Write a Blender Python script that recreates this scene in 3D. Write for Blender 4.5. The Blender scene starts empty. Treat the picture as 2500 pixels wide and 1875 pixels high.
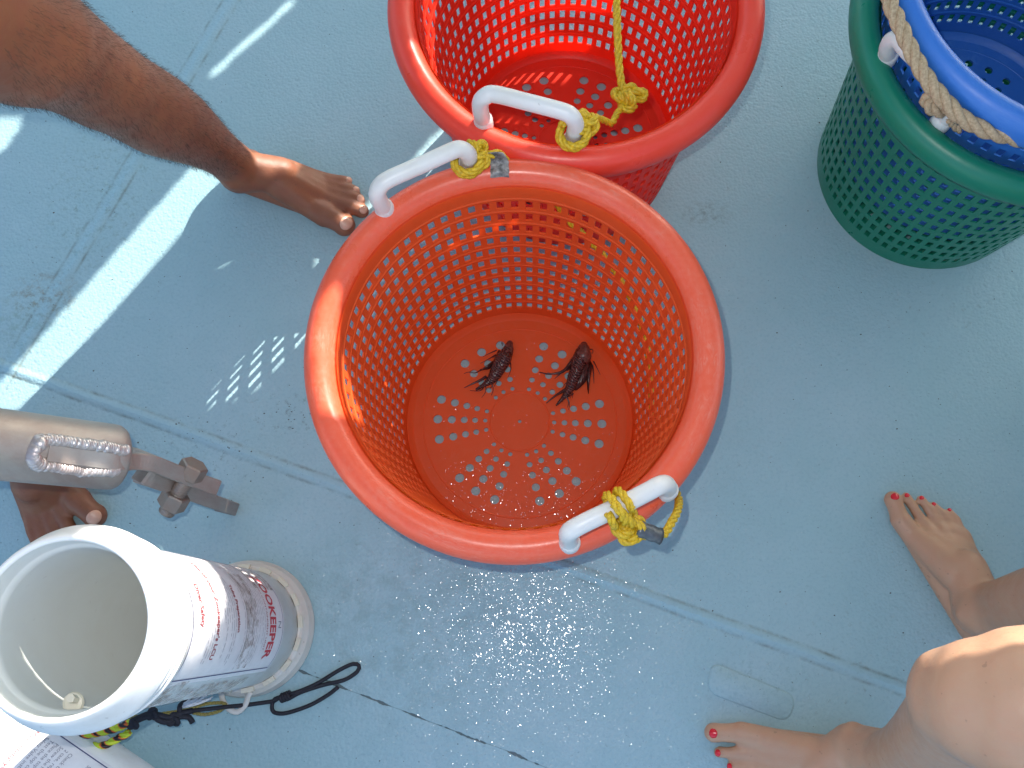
import bpy, bmesh, math, random
import numpy as np
from mathutils import Vector, Matrix
R_ = math.radians
C = bpy.context.scene.collection
sc = bpy.context.scene
PI = math.pi

# ------------------------------------------------------------------ camera
F = 2300.0; HC = 1.45            # focal length in photo pixels (2500 wide), camera height above the deck
_d = Vector((40, -598, -F)).normalized()          # straight down, in camera axes
_wz = -_d
_wx = (Vector((1, 0, 0)) - _wz.x * _wz).normalized()
_wy = _wz.cross(_wx)
RW = Matrix((_wx, _wy, _wz))                       # camera axes -> world axes
CAMPOS = Vector((0, 0, HC))
cam = bpy.data.cameras.new('camera'); co = bpy.data.objects.new('camera', cam); C.objects.link(co)
co.matrix_world = Matrix.Translation(CAMPOS) @ RW.to_4x4()
cam.sensor_width = 36; cam.lens = 36 * F / 2500; cam.clip_start = 0.02; cam.clip_end = 500
sc.camera = co

# ------------------------------------------------------------------ world, sun, flash, exposure
SUN_EL = R_(30); SUN_AZ = R_(52.5)                # azimuth measured from +X towards +Y
SDIR = Vector((math.cos(SUN_EL) * math.cos(SUN_AZ), math.cos(SUN_EL) * math.sin(SUN_AZ), math.sin(SUN_EL)))
w = bpy.data.worlds.new('World'); sc.world = w; w.use_nodes = True
nt = w.node_tree; bg = nt.nodes['Background']
sky = nt.nodes.new('ShaderNodeTexSky'); sky.sky_type = 'NISHITA'; sky.sun_disc = False
sky.sun_elevation = SUN_EL; sky.sun_rotation = PI / 2 - SUN_AZ; sky.air_density = 1.0; sky.dust_density = 1.5
nt.links.new(sky.outputs[0], bg.inputs[0]); bg.inputs[1].default_value = 0.15
sl = bpy.data.lights.new('sun', 'SUN'); sl.energy = 5.0; sl.angle = R_(0.2); sl.color = (1, .93, .83)
so = bpy.data.objects.new('sun', sl); C.objects.link(so)
so.rotation_euler = (-SDIR).to_track_quat('-Z', 'Y').to_euler(); so.location = (3, 4, 3)
# the photographer's phone flash: its glints and its shadows are in the photograph
fl = bpy.data.lights.new('camera_flash', 'POINT'); fl.energy = 9.5; fl.shadow_soft_size = 0.004; fl.color = (1, .97, .93)
fo = bpy.data.objects.new('camera_flash', fl); C.objects.link(fo)
fo.location = CAMPOS + RW @ Vector((-0.030, 0.034, 0.0))
vs = sc.view_settings; vs.view_transform = 'Standard'; vs.look = 'None'; vs.exposure = 1.22; vs.gamma = 1.0
try: vs.use_curve_mapping = False
except Exception: pass
sc.cycles.max_bounces = 8; sc.cycles.transparent_max_bounces = 16
random.seed(7); rng = np.random.default_rng(7)

def P(px, py, z=0.0):
    """point at height z seen at photo pixel (px,py): used to take measurements off the photograph"""
    v = RW @ Vector(((px - 1250) / F, -(py - 937.5) / F, -1))
    t = (z - HC) / v.z
    return Vector((v.x * t, v.y * t, z))

# ------------------------------------------------------------------ helpers
def new_obj(name, me, m=None, parent=None, smooth=True):
    if isinstance(me, bmesh.types.BMesh):
        bm = me; me = bpy.data.meshes.new(name); bm.normal_update(); bm.to_mesh(me); bm.free()
    o = bpy.data.objects.new(name, me); C.objects.link(o)
    if m is not None: me.materials.clear(); me.materials.append(m)
    if smooth: me.polygons.foreach_set('use_smooth', [True] * len(me.polygons))
    if parent is not None:
        o.parent = parent; o.matrix_parent_inverse = Matrix.Translation(-parent.location)
    return o
def tag(o, label=None, cat=None, group=None, kind=None):
    if label: o['label'] = label
    if cat: o['category'] = cat
    if group: o['group'] = group
    if kind: o['kind'] = kind
    return o
def thing(name, loc, label, cat, group=None):
    o = bpy.data.objects.new(name, None); C.objects.link(o); o.location = loc; o.empty_display_size = .05
    return tag(o, label, cat, group)
def mesh_from(verts, faces, name='m'):
    me = bpy.data.meshes.new(name); me.from_pydata([tuple(v) for v in verts], [], faces); me.update(); return me
def lathe(profile, center, n=96, closed=False, axis=None):
    """profile [(r,z)...] revolved about vertical axis at center"""
    bm = bmesh.new(); rings = []
    for r, z in profile:
        rings.append([bm.verts.new((center[0] + r * math.cos(2 * PI * i / n), center[1] + r * math.sin(2 * PI * i / n), center[2] + z)) for i in range(n)])
    k = len(rings)
    for a in range(k if closed else k - 1):
        A, B = rings[a], rings[(a + 1) % k]
        for i in range(n):
            j = (i + 1) % n
            bm.faces.new((A[i], A[j], B[j], B[i]))
    bmesh.ops.recalc_face_normals(bm, faces=bm.faces)
    return bm
def catmull(pts, step=0.004, closed=False):
    pts = [Vector(p) for p in pts]; out = []
    n = len(pts); rngk = range(n if closed else n - 1)
    for i in rngk:
        if closed: p0, p1, p2, p3 = pts[(i - 1) % n], pts[i], pts[(i + 1) % n], pts[(i + 2) % n]
        else:
            p1, p2 = pts[i], pts[i + 1]
            p0 = pts[i - 1] if i > 0 else p1 * 2 - p2
            p3 = pts[i + 2] if i + 2 < n else p2 * 2 - p1
        m = max(2, int((p2 - p1).length / step))
        for k in range(m):
            t = k / m
            out.append(.5 * ((2 * p1) + (p2 - p0) * t + (2 * p0 - 5 * p1 + 4 * p2 - p3) * t * t + (3 * p1 - p0 - 3 * p2 + p3) * t ** 3))
    if not closed: out.append(pts[-1])
    return out
def frames(path):
    fr = []; n = len(path); up = Vector((0.13, 0.21, 1)).normalized()
    for i in range(n):
        t = (path[min(i + 1, n - 1)] - path[max(i - 1, 0)])
        t = t.normalized() if t.length > 1e-9 else Vector((1, 0, 0))
        u = up - t * up.dot(t)
        if u.length < 1e-5: u = Vector((1, 0, 0)) - t * t.x
        u.normalize(); up = u; fr.append((t, u, t.cross(u)))
    return fr
def tube(bm, path, rad, seg=10, cap=True, squash=1.0):
    """rad: number or list"""
    fr = frames(path); rings = []
    for i, (p, (t, u, v)) in enumerate(zip(path, fr)):
        r = rad[i] if hasattr(rad, '__len__') else rad
        rings.append([bm.verts.new(p + (u * math.cos(2 * PI * k / seg) * squash + v * math.sin(2 * PI * k / seg)) * r) for k in range(seg)])
    for A, B in zip(rings, rings[1:]):
        for k in range(seg):
            j = (k + 1) % seg; bm.faces.new((A[k], A[j], B[j], B[k]))
    if cap and len(rings) > 1:
        bm.faces.new(rings[0][::-1]); bm.faces.new(rings[-1])
    return rings
def rope(bm, pts, r, pitch=None, strands=3, seg=6, step=None, jitter=0.0, resample=True):
    pitch = pitch or r * 7
    path = catmull(pts, step or r * .55) if resample else pts
    fr = frames(path); L = [0]
    for a, b in zip(path, path[1:]): L.append(L[-1] + (b - a).length)
    for s in range(strands):
        sp = []
        for p, (t, u, v), l in zip(path, fr, L):
            a = 2 * PI * (l / pitch + s / strands)
            rr = r * .50 * (1 + jitter * math.sin(l * 900 + s))
            sp.append(p + (u * math.cos(a) + v * math.sin(a)) * rr)
        tube(bm, sp, r * .56, seg)
def loop_around(p0, axis, R, turns, pitch, n=14, start=0.0):
    """helical wraps round an axis"""
    axis = axis.normalized(); u = axis.orthogonal().normalized(); v = axis.cross(u); out = []
    for k in range(int(n * turns) + 1):
        a = start + 2 * PI * k / n
        out.append(p0 + u * math.cos(a) * R + v * math.sin(a) * R + axis * (pitch * k / n - pitch * turns / 2))
    return out
def knot_pts(c, s, rot=0.0, n=26, tilt=0.0, z=1.0):
    out = []
    M = Matrix.Rotation(rot, 3, 'Z') @ Matrix.Rotation(tilt, 3, 'X')
    for k in range(n):
        t = 2 * PI * k / n + .4
        out.append(Vector(c) + M @ Vector(((math.sin(t) + 2 * math.sin(2 * t)) / 3 * s, (math.cos(t) - 2 * math.cos(2 * t)) / 3 * s, -math.sin(3 * t) * s * .36 * z)))
    return out
def capsule(bm, p1, r1, p2, r2, seg=14, sz=1.0):
    p1 = Vector(p1); p2 = Vector(p2); ax = p2 - p1; L = ax.length
    t = ax.normalized() if L > 1e-7 else Vector((0, 0, 1))
    u = t.orthogonal().normalized(); v = t.cross(u); rings = []
    H = 5
    for k in range(1, H + 1):
        a = -PI / 2 + (PI / 2) * k / H; rings.append((p1 + t * math.sin(a) * r1, math.cos(a) * r1))
    for k in range(0, H):
        a = (PI / 2) * k / H; rings.append((p2 + t * math.sin(a) * r2, math.cos(a) * r2))
    vr = []
    for c, r in rings:
        vr.append([bm.verts.new(c + (u * math.cos(2 * PI * k / seg) + v * math.sin(2 * PI * k / seg)) * r) for k in range(seg)])
    a0 = bm.verts.new(p1 - t * r1); a1 = bm.verts.new(p2 + t * r2)
    for A, B in zip(vr, vr[1:]):
        for k in range(seg): j = (k + 1) % seg; bm.faces.new((A[k], A[j], B[j], B[k]))
    for k in range(seg):
        j = (k + 1) % seg; bm.faces.new((a0, vr[0][j], vr[0][k])); bm.faces.new((a1, vr[-1][k], vr[-1][j]))
def chain(bm, pts, seg=16):
    for (a, ra), (b, rb) in zip(pts, pts[1:]): capsule(bm, a, ra, b, rb, seg)
def ellipsoid(bm, c, r, M=None, u=16, v=10):
    res = bmesh.ops.create_uvsphere(bm, u_segments=u, v_segments=v, radius=1.0)
    M = M or Matrix.Identity(3)
    for vt in res['verts']: vt.co = Vector(c) + M @ Vector((vt.co.x * r[0], vt.co.y * r[1], vt.co.z * r[2]))
def voxel(bm, size, smooth=8, name='body'):
    """melt overlapping lumps into one continuous skin"""
    me = bpy.data.meshes.new(name + '_raw'); bm.to_mesh(me); bm.free()
    o = bpy.data.objects.new(name + '_raw', me); C.objects.link(o)
    m = o.modifiers.new('r', 'REMESH'); m.mode = 'VOXEL'; m.voxel_size = size; m.adaptivity = 0
    s = o.modifiers.new('s', 'SMOOTH'); s.factor = .5; s.iterations = smooth
    dg = bpy.context.evaluated_depsgraph_get(); dg.update()
    out = bpy.data.meshes.new_from_object(o.evaluated_get(dg)); bpy.data.objects.remove(o); bpy.data.meshes.remove(me)
    return out
def box(bm, c, sx, sy, sz, M=None):
    M = M or Matrix.Identity(3); c = Vector(c)
    vs_ = [bm.verts.new(c + M @ Vector((x * sx / 2, y * sy / 2, z * sz / 2))) for x in (-1, 1) for y in (-1, 1) for z in (-1, 1)]
    for f in ((0, 1, 3, 2), (4, 6, 7, 5), (0, 4, 5, 1), (2, 3, 7, 6), (0, 2, 6, 4), (1, 5, 7, 3)): bm.faces.new([vs_[i] for i in f])
    return vs_

# ------------------------------------------------------------------ materials
class N:
    """tiny node builder"""
    def __init__(s, name):
        s.m = bpy.data.materials.new(name); s.m.use_nodes = True; s.t = s.m.node_tree; s.b = s.t.nodes['Principled BSDF']; s.out = s.t.nodes['Material Output']
        s.tc = s.n('ShaderNodeTexCoord')
    def n(s, typ, **kw):
        x = s.t.nodes.new(typ)
        for k, v in kw.items(): setattr(x, k, v)
        return x
    def l(s, a, b): s.t.links.new(a, b)
    def noise(s, scale, detail=4, rough=.55, vec=None, dist=0.0):
        x = s.n('ShaderNodeTexNoise'); x.inputs['Scale'].default_value = scale; x.inputs['Detail'].default_value = detail
        x.inputs['Roughness'].default_value = rough; x.inputs['Distortion'].default_value = dist
        s.l(vec or s.tc.outputs['Object'], x.inputs['Vector']); return x.outputs['Fac']
    def ramp(s, fac, stops):
        x = s.n('ShaderNodeValToRGB'); e = x.color_ramp.elements
        while len(e) < len(stops): e.new(.5)
        for q, (p, c) in zip(e, stops):
            q.position = p; q.color = (c, c, c, 1) if not hasattr(c, '__len__') else (*c, 1)
        s.l(fac, x.inputs[0]); return x.outputs[0]
    def mix(s, fac, a, b, blend='MIX'):
        x = s.n('ShaderNodeMix', data_type='RGBA', blend_type=blend)
        for sock, v in ((x.inputs[0], fac), (x.inputs[6], a), (x.inputs[7], b)):
            if hasattr(v, 'default_value') or isinstance(v, bpy.types.NodeSocket): s.l(v, sock)
            elif hasattr(v, '__len__'): sock.default_value = (*v, 1)
            else: sock.default_value = v
        return x.outputs[2]
    def math(s, op, a, b=None, c=None, clamp=False):
        x = s.n('ShaderNodeMath', operation=op); x.use_clamp = clamp
        for i, v in enumerate((a, b, c)):
            if v is None: continue
            if isinstance(v, bpy.types.NodeSocket): s.l(v, x.inputs[i])
            else: x.inputs[i].default_value = v
        return x.outputs[0]
    def bump(s, h, strength=.3, dist=.001, prev=None):
        x = s.n('ShaderNodeBump'); x.inputs['Strength'].default_value = strength; x.inputs['Distance'].default_value = dist
        s.l(h, x.inputs['Height'])
        if prev is not None: s.l(prev, x.inputs['Normal'])
        return x.outputs[0]
    def set(s, **kw):
        for k, v in kw.items():
            k = k.replace('_', ' ')
            i = s.b.inputs[k]
            if isinstance(v, bpy.types.NodeSocket): s.l(v, i)
            elif hasattr(v, '__len__') and len(v) == 3 and i.type == 'RGBA': i.default_value = (*v, 1)
            else: i.default_value = v
        return s

def plastic(name, base, worn, rough=.35, transl=.0, tcol=None, scr=.5, spec=.5):
    k = N(name)
    n1 = k.noise(14, 6, .65); n2 = k.noise(160, 3, .6)
    st = k.n('ShaderNodeMapping'); st.inputs['Scale'].default_value = (1, 1, 14); k.l(k.tc.outputs['Object'], st.inputs[0])
    n3 = k.noise(60, 5, .7, st.outputs[0], 1.5)
    f = k.math('MULTIPLY', k.ramp(n1, [(.48, 0.), (.72, 1.)]), k.ramp(n3, [(.45, 0.), (.62, 1.)]))
    f = k.math('MULTIPLY', f, scr)
    fine = k.ramp(n2, [(.35, .0), (.75, .25 * scr)])
    f = k.math('ADD', f, fine, clamp=True)
    col = k.mix(f, base, worn)
    dk = k.noise(5, 4); col = k.mix(k.ramp(dk, [(.3, 0.), (.75, .25)]), col, tuple(c * .75 for c in base))
    k.set(Base_Color=col, Roughness=k.ramp(n1, [(.3, rough - .08), (.7, rough + .15)]), Specular_IOR_Level=spec)
    k.l(k.bump(k.math('ADD', n1, n2), .12, .0012), k.b.inputs['Normal'])
    if transl > 0:
        tr = k.n('ShaderNodeBsdfTranslucent'); tr.inputs[0].default_value = (*(tcol or base), 1)
        mx = k.n('ShaderNodeMixShader'); mx.inputs[0].default_value = transl
        k.l(k.b.outputs[0], mx.inputs[1]); k.l(tr.outputs[0], mx.inputs[2]); k.l(mx.outputs[0], k.out.inputs[0])
    return k.m
M_ORANGE = plastic('orange_plastic', (.93, .150, .034), (.88, .34, .18), .40, .42, (1.0, .28, .03), .35, .3)
M_ORRIM = plastic('orange_rim_plastic', (.90, .120, .052), (.88, .34, .24), .30, .12, (1.0, .2, .06), .65)
M_RED = plastic('red_plastic', (.88, .052, .024), (.85, .18, .12), .36, .42, (1.0, .10, .02), .2, .35)
M_REDRIM = plastic('red_rim_plastic', (.90, .062, .032), (.88, .22, .15), .32, .12, (1.0, .12, .05), .25)
M_GREEN = plastic('green_plastic', (.004, .185, .110), (.02, .24, .16), .33, 0, None, .15)
M_BLUE = plastic('blue_plastic', (.026, .155, .54), (.10, .26, .60), .38, 0, None, .45)
def white_plastic(name, base=(.80, .80, .78), rough=.35, dirt=.25):
    k = N(name); n1 = k.noise(22, 5, .6); n2 = k.noise(220, 3)
    sp = k.ramp(k.noise(90, 2, .5, None, .6), [(.70, 0.), (.76, dirt)])
    col = k.mix(k.ramp(n1, [(.45, 0.), (.8, .35 * dirt / .25)]), base, (.55, .50, .42)); col = k.mix(sp, col, (.25, .2, .17))
    k.set(Base_Color=col, Roughness=rough, Subsurface_Weight=.15, Subsurface_Radius=(.02, .015, .01), Subsurface_Scale=.3)
    k.l(k.bump(n2, .08, .001), k.b.inputs['Normal']); return k.m
M_WHITE = white_plastic('white_handle_plastic', (.70, .69, .67), .38, .35)
M_PVC = white_plastic('white_pvc', (.80, .80, .79), .4, .3)
M_PVCIN = white_plastic('white_pvc_inside', (.68, .70, .66), .5, .12)
M_CREAM = white_plastic('cream_plastic', (.66, .62, .50), .4, .2)
M_BASE = white_plastic('translucent_base_plastic', (.62, .60, .55), .35, .6)
M_NOTCH = white_plastic('grey_notch_plastic', (.42, .41, .38), .4, .4)
def simple(name, col, rough=.6, var=.35, nscale=120, metallic=0, bump=.3, dist=.001, col2=None):
    k = N(name); n1 = k.noise(nscale, 5, .6)
    c = k.mix(k.ramp(n1, [(.3, 0.), (.75, 1.)]), tuple(x * (1 - var) for x in col), col2 or tuple(min(1, x * (1 + var)) for x in col))
    k.set(Base_Color=c, Roughness=rough, Metallic=metallic); k.l(k.bump(n1, bump, dist), k.b.inputs['Normal']); return k.m
M_YEL = simple('yellow_rope_fibre', (.62, .40, .012), .55, .35, 300)
M_TAN = simple('tan_rope_fibre', (.44, .30, .17), .8, .3, 350, col2=(.58, .44, .28))
M_TAPE = simple('dark_tape', (.10, .11, .12), .35, .4, 90, .3)
M_SILV = simple('worn_silver_tape', (.22, .22, .22), .45, .7, 110, .45, .6, .003, (.62, .62, .60))
M_BLACKC = simple('black_cord', (.012, .012, .02), .7, .4, 400)
M_WFIB = simple('white_frayed_fibre', (.7, .7, .7), .7, .1, 400)
M_INKR = simple('red_label_ink', (.55, .03, .05), .6, .2, 200, bump=0)
M_INKRS = simple('dark_red_label_ink', (.33, .06, .07), .6, .2, 200, bump=0)
M_INKG = simple('grey_label_ink', (.22, .22, .27), .6, .3, 400, bump=0)
M_INKF = simple('faint_label_ink', (.40, .38, .42), .6, .2, 400, bump=0)
M_INKB = simple('navy_label_ink', (.04, .05, .16), .6, .2, 200, bump=0)
M_LABEL = simple('label_paper', (.74, .73, .75), .4, .06, 60, bump=.05)
M_SHADECLOTH = simple('added_shade_fabric', (.62, .64, .64), .8, .06, 30)  # cloth of the unseen canopy that is added for shade
M_NAILR = simple('red_nail_polish', (.68, .02, .035), .22, .1, 60, bump=0)
M_NAIL = simple('bare_toenail', (.60, .34, .24), .35, .12, 80, bump=0)
M_HAIR = simple('dark_leg_hair', (.03, .018, .012), .6, .3, 80, bump=0)
M_SHORTS = simple('navy_shorts_cloth', (.04, .06, .12), .85, .2, 200)
M_SHIRT = simple('grey_shirt_cloth', (.4, .42, .45), .85, .2, 200)
M_HEAD = simple('head_hair', (.04, .025, .015), .6, .3, 80)
M_GRIT = simple('dark_grit', (.05, .04, .03), .8, .5, 300)

def skin(name, c1, c2, c3, rough=.48, scale=9, freck=0.3):
    k = N(name); a = k.noise(scale, 5, .6); b = k.noise(60, 4, .6); d = k.noise(420, 3)
    col = k.mix(k.ramp(a, [(.32, 0.), (.70, 1.)]), c1, c2); col = k.mix(k.ramp(b, [(.40, 0.), (.75, .6)]), col, c3)
    fr = k.ramp(k.noise(140, 1, .4), [(.735, 0.), (.77, freck)]); col = k.mix(fr, col, tuple(x * .3 for x in c1))
    k.set(Base_Color=col, Roughness=k.ramp(b, [(.3, rough - .05), (.7, rough + .1)]), Subsurface_Weight=.18, Subsurface_Radius=(.02, .008, .004), Subsurface_Scale=.35, Specular_IOR_Level=.45)
    k.l(k.bump(d, .25, .0008, k.bump(b, .25, .0025)), k.b.inputs['Normal']); return k.m
M_SKINM = skin('tanned_skin', (.185, .072, .036), (.27, .105, .050), (.22, .070, .040))
M_SKINW = skin('fair_tanned_skin', (.46, .27, .175), (.51, .30, .19), (.49, .26, .165), .45)

def metal(name, col, rough, stain):
    k = N(name); st = k.n('ShaderNodeMapping'); st.inputs['Scale'].default_value = (1, 1, .25); st.inputs['Rotation'].default_value = (0, R_(30), 0)
    k.l(k.tc.outputs['Object'], st.inputs[0]); a = k.noise(14, 6, .65, st.outputs[0]); b = k.noise(180, 4, .6)
    c = k.mix(k.ramp(a, [(.35, 0.), (.70, 1.)]), col, stain)
    k.set(Base_Color=c, Roughness=k.ramp(a, [(.3, rough), (.75, rough + .25)]), Metallic=.6)
    k.l(k.bump(b, .18, .001), k.b.inputs['Normal']); return k.m
M_ALU = metal('weathered_aluminium', (.44, .42, .385), .40, (.33, .26, .23))
M_WELD = metal('weld_bead_metal', (.58, .57, .57), .25, (.50, .42, .40))
M_BOLT = metal('dull_bolt_steel', (.30, .29, .27), .35, (.30, .20, .15))

# deck paint: non-skid blue with dirt, low seams and a cracked joint
A0, A1 = P(470, 1060), P(2150, 1660)              # raised seam across the deck
B0, B1 = P(740, 1640), P(1350, 1880)              # cracked dark joint
D0, D1 = P(565, 0), P(130, 720)                   # stained seam at the left
def deck_material():
    k = N('blue_deck_paint'); tc = k.tc.outputs['Object']
    sep = k.n('ShaderNodeSeparateXYZ'); k.l(tc, sep.inputs[0]); X, Y = sep.outputs[0], sep.outputs[1]
    def line(a, b):   # signed distance and coordinate along
        d = (b - a).normalized(); nx, ny = -d.y, d.x
        dist = k.math('ADD', k.math('ADD', k.math('MULTIPLY', X, nx), k.math('MULTIPLY', Y, ny)), -(a.x * nx + a.y * ny))
        al = k.math('ADD', k.math('ADD', k.math('MULTIPLY', X, d.x), k.math('MULTIPLY', Y, d.y)), -(a.x * d.x + a.y * d.y))
        return dist, al
    big = k.noise(2.2, 4, .6); mid = k.noise(11, 6, .65); fine = k.noise(190, 4, .6); grit = k.noise(75, 5, .7)
    col = k.mix(k.ramp(big, [(.3, 0.), (.7, 1.)]), (.29, .465, .510), (.345, .49, .540))
    col = k.mix(k.ramp(mid, [(.40, 0.), (.75, .5)]), col, (.27, .44, .48))
    # dirty specks gathered in patches
    patch = k.ramp(k.noise(3.1, 3, .5), [(.45, 0.), (.68, 1.)])
    sp = k.ramp(grit, [(.60, 0.), (.74, 1.)])
    col = k.mix(k.math('MULTIPLY', k.math('MULTIPLY', patch, sp), .55), col, (.15, .17, .15))
    col = k.mix(k.ramp(fine, [(.30, .22), (.5, 0.)]), col, (.15, .29, .36))
    spk = k.ramp(k.noise(230, 1, .3), [(.775, 0.), (.80, .8)]); col = k.mix(spk, col, (.07, .07, .06))
    def smudge(c, rx, ry, colr, lo, amt, sc_=30):
        dx = k.math('DIVIDE', k.math('SUBTRACT', X, c.x), rx); dy = k.math('DIVIDE', k.math('SUBTRACT', Y, c.y), ry)
        r2 = k.math('SUBTRACT', 1., k.math('ADD', k.math('MULTIPLY', dx, dx), k.math('MULTIPLY', dy, dy)), clamp=True)
        m_ = k.math('MULTIPLY', r2, k.ramp(k.noise(sc_, 6, .75), [(lo, 0.), (lo + .16, amt)])); return k.mix(m_, col, colr)
    col = smudge(P(110, 720), .07, .05, (.22, .16, .09), .48, .7, 70); col = smudge(P(60, 800), .10, .07, (.17, .27, .22), .48, .5, 70)
    col = smudge(P(1725, 522), .05, .03, (.14, .19, .18), .46, .55, 90); col = smudge(P(470, 1110), .16, .07, (.10, .12, .11), .56, .8, 110)
    col = smudge(P(250, 480), .12, .20, (.15, .22, .18), .52, .6, 90); col = smudge(P(1850, 1660), .10, .05, (.14, .24, .25), .53, .5, 90)
    col = smudge(P(700, 1010), .08, .05, (.10, .10, .09), .55, 1., 70); col = smudge(P(1000, 1500), .25, .2, (.22, .34, .36), .45, .6, 25)
    # seams
    h = None
    for a, b, wdt, hh in ((A0, A1, .0085, 1.), (D0, D1, .012, .7)):
        d, al = line(a, b); wob = k.math('MULTIPLY', k.math('SUBTRACT', k.noise(6, 2), .5), .006); d = k.math('ADD', d, wob)
        ad = k.math('ABSOLUTE', d); hgt = k.math('SUBTRACT', 1., k.math('SMOOTH_MIN', 1., k.math('DIVIDE', ad, wdt), .4)); hgt = k.math('MAXIMUM', hgt, 0.)
        hgt = k.math('MULTIPLY', k.math('POWER', hgt, .5), hh)
        h = hgt if h is None else k.math('ADD', h, hgt)
        edge = k.math('SUBTRACT', 1., k.math('MULTIPLY', k.math('ABSOLUTE', k.math('SUBTRACT', ad, wdt * 1.15)), 260.)); edge = k.math('MAXIMUM', edge, 0.)
        dm = k.math('MULTIPLY', edge, k.ramp(k.noise(24, 5, .7), [(.42, 0.), (.68, .75)]))
        col = k.mix(dm, col, (.13, .15, .12))
        core = k.math('MAXIMUM', k.math('SUBTRACT', 1., k.math('DIVIDE', ad, wdt)), 0.)
        col = k.mix(k.math('MULTIPLY', core, .22), col, (.30, .56, .70))
    d, al = line(B0, B1); wob = k.math('MULTIPLY', k.math('SUBTRACT', k.noise(9, 3), .5), .008); ad = k.math('ABSOLUTE', k.math('ADD', d, wob))
    w1 = k.math('MULTIPLY', k.ramp(k.noise(34, 3, .6), [(.44, 0.), (.70, 1.)]), .0036)
    crack = k.math('MULTIPLY', k.math('SUBTRACT', w1, ad), 1400., clamp=True)
    inl = k.math('MULTIPLY', k.math('GREATER_THAN', al, -.1), k.math('LESS_THAN', al, .55)); crack = k.math('MULTIPLY', crack, inl)
    col = k.mix(k.math('MULTIPLY', crack, .85), col, (.05, .065, .065))
    thin = k.math('MULTIPLY', k.math('SUBTRACT', .0010, ad), 1500., clamp=True); col = k.mix(k.math('MULTIPLY', k.math('MULTIPLY', thin, inl), .45), col, (.10, .16, .17))
    lump = k.noise(150, 2, .5); vor = k.n('ShaderNodeTexVoronoi'); vor.inputs['Scale'].default_value = 210; k.l(tc, vor.inputs['Vector'])
    hh = k.math('ADD', k.math('MULTIPLY', lump, .8), k.math('MULTIPLY', vor.outputs['Distance'], -.55))
    nb = k.bump(hh, .6, .0016); nb = k.bump(h, .8, .0035, nb); nb = k.bump(k.math('SUBTRACT', 1., crack), .6, .002, nb)
    k.set(Base_Color=col, Roughness=k.ramp(mid, [(.35, .42), (.65, .62)]), Normal=nb, Specular_IOR_Level=.35)
    return k.m
M_DECK = deck_material()

# ------------------------------------------------------------------ setting: deck and sea
bm = bmesh.new(); nq = 8
vs_ = [bm.verts.new((x, y, z)) for z in (0, -.06) for x, y in ((-2.6, -2.2), (4.2, -2.2), (4.2, 5.0), (-2.6, 5.0))]
for f in ((0, 1, 2, 3), (7, 6, 5, 4), (0, 4, 5, 1), (1, 5, 6, 2), (2, 6, 7, 3), (3, 7, 4, 0)): bm.faces.new([vs_[i] for i in f])
deck = new_obj('deck', bm, M_DECK, smooth=False); tag(deck, 'pale blue painted boat deck with dirty seams', 'deck', kind='structure')
# moulded raised patch on the deck (rounded rectangle seen at the lower right)
def rounded_patch():
    c = [P(1735, 1615), P(1945, 1700), P(1925, 1765), P(1725, 1690)]
    ctr = sum(c, Vector()) / 4; bm = bmesh.new(); rings = []
    for s, z in ((1.0, .0005), (.985, .0022), (.95, .0030)):
        pts = []
        for i in range(4):
            a, b, d = c[i - 1], c[i], c[(i + 1) % 4]
            for t in np.linspace(0, 1, 8):
                p1 = b + (a - b).normalized() * .018; p2 = b + (d - b).normalized() * .018
                q = p1 * (1 - t) ** 2 + b * 2 * t * (1 - t) + p2 * t * t; pts.append(ctr + (q - ctr) * s + Vector((0, 0, z)))
        rings.append([bm.verts.new(p) for p in pts])
    for A, B in zip(rings, rings[1:]):
        for i in range(len(A)): j = (i + 1) % len(A); bm.faces.new((A[i], A[j], B[j], B[i]))
    bm.faces.new(rings[-1]); return bm
new_obj('deck_patch', rounded_patch(), M_DECK, deck)
bm = bmesh.new(); bmesh.ops.create_grid(bm, x_segments=2, y_segments=2, size=200)
for v in bm.verts: v.co.z = -.9
k = N('sea_water'); k.set(Base_Color=(.01, .07, .10), Roughness=.12, Normal=k.bump(k.noise(3, 6, .6), .6, .15)); tag(new_obj('sea', bm, k.m, smooth=False), 'open blue sea around the boat', 'sea', kind='structure')

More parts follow.
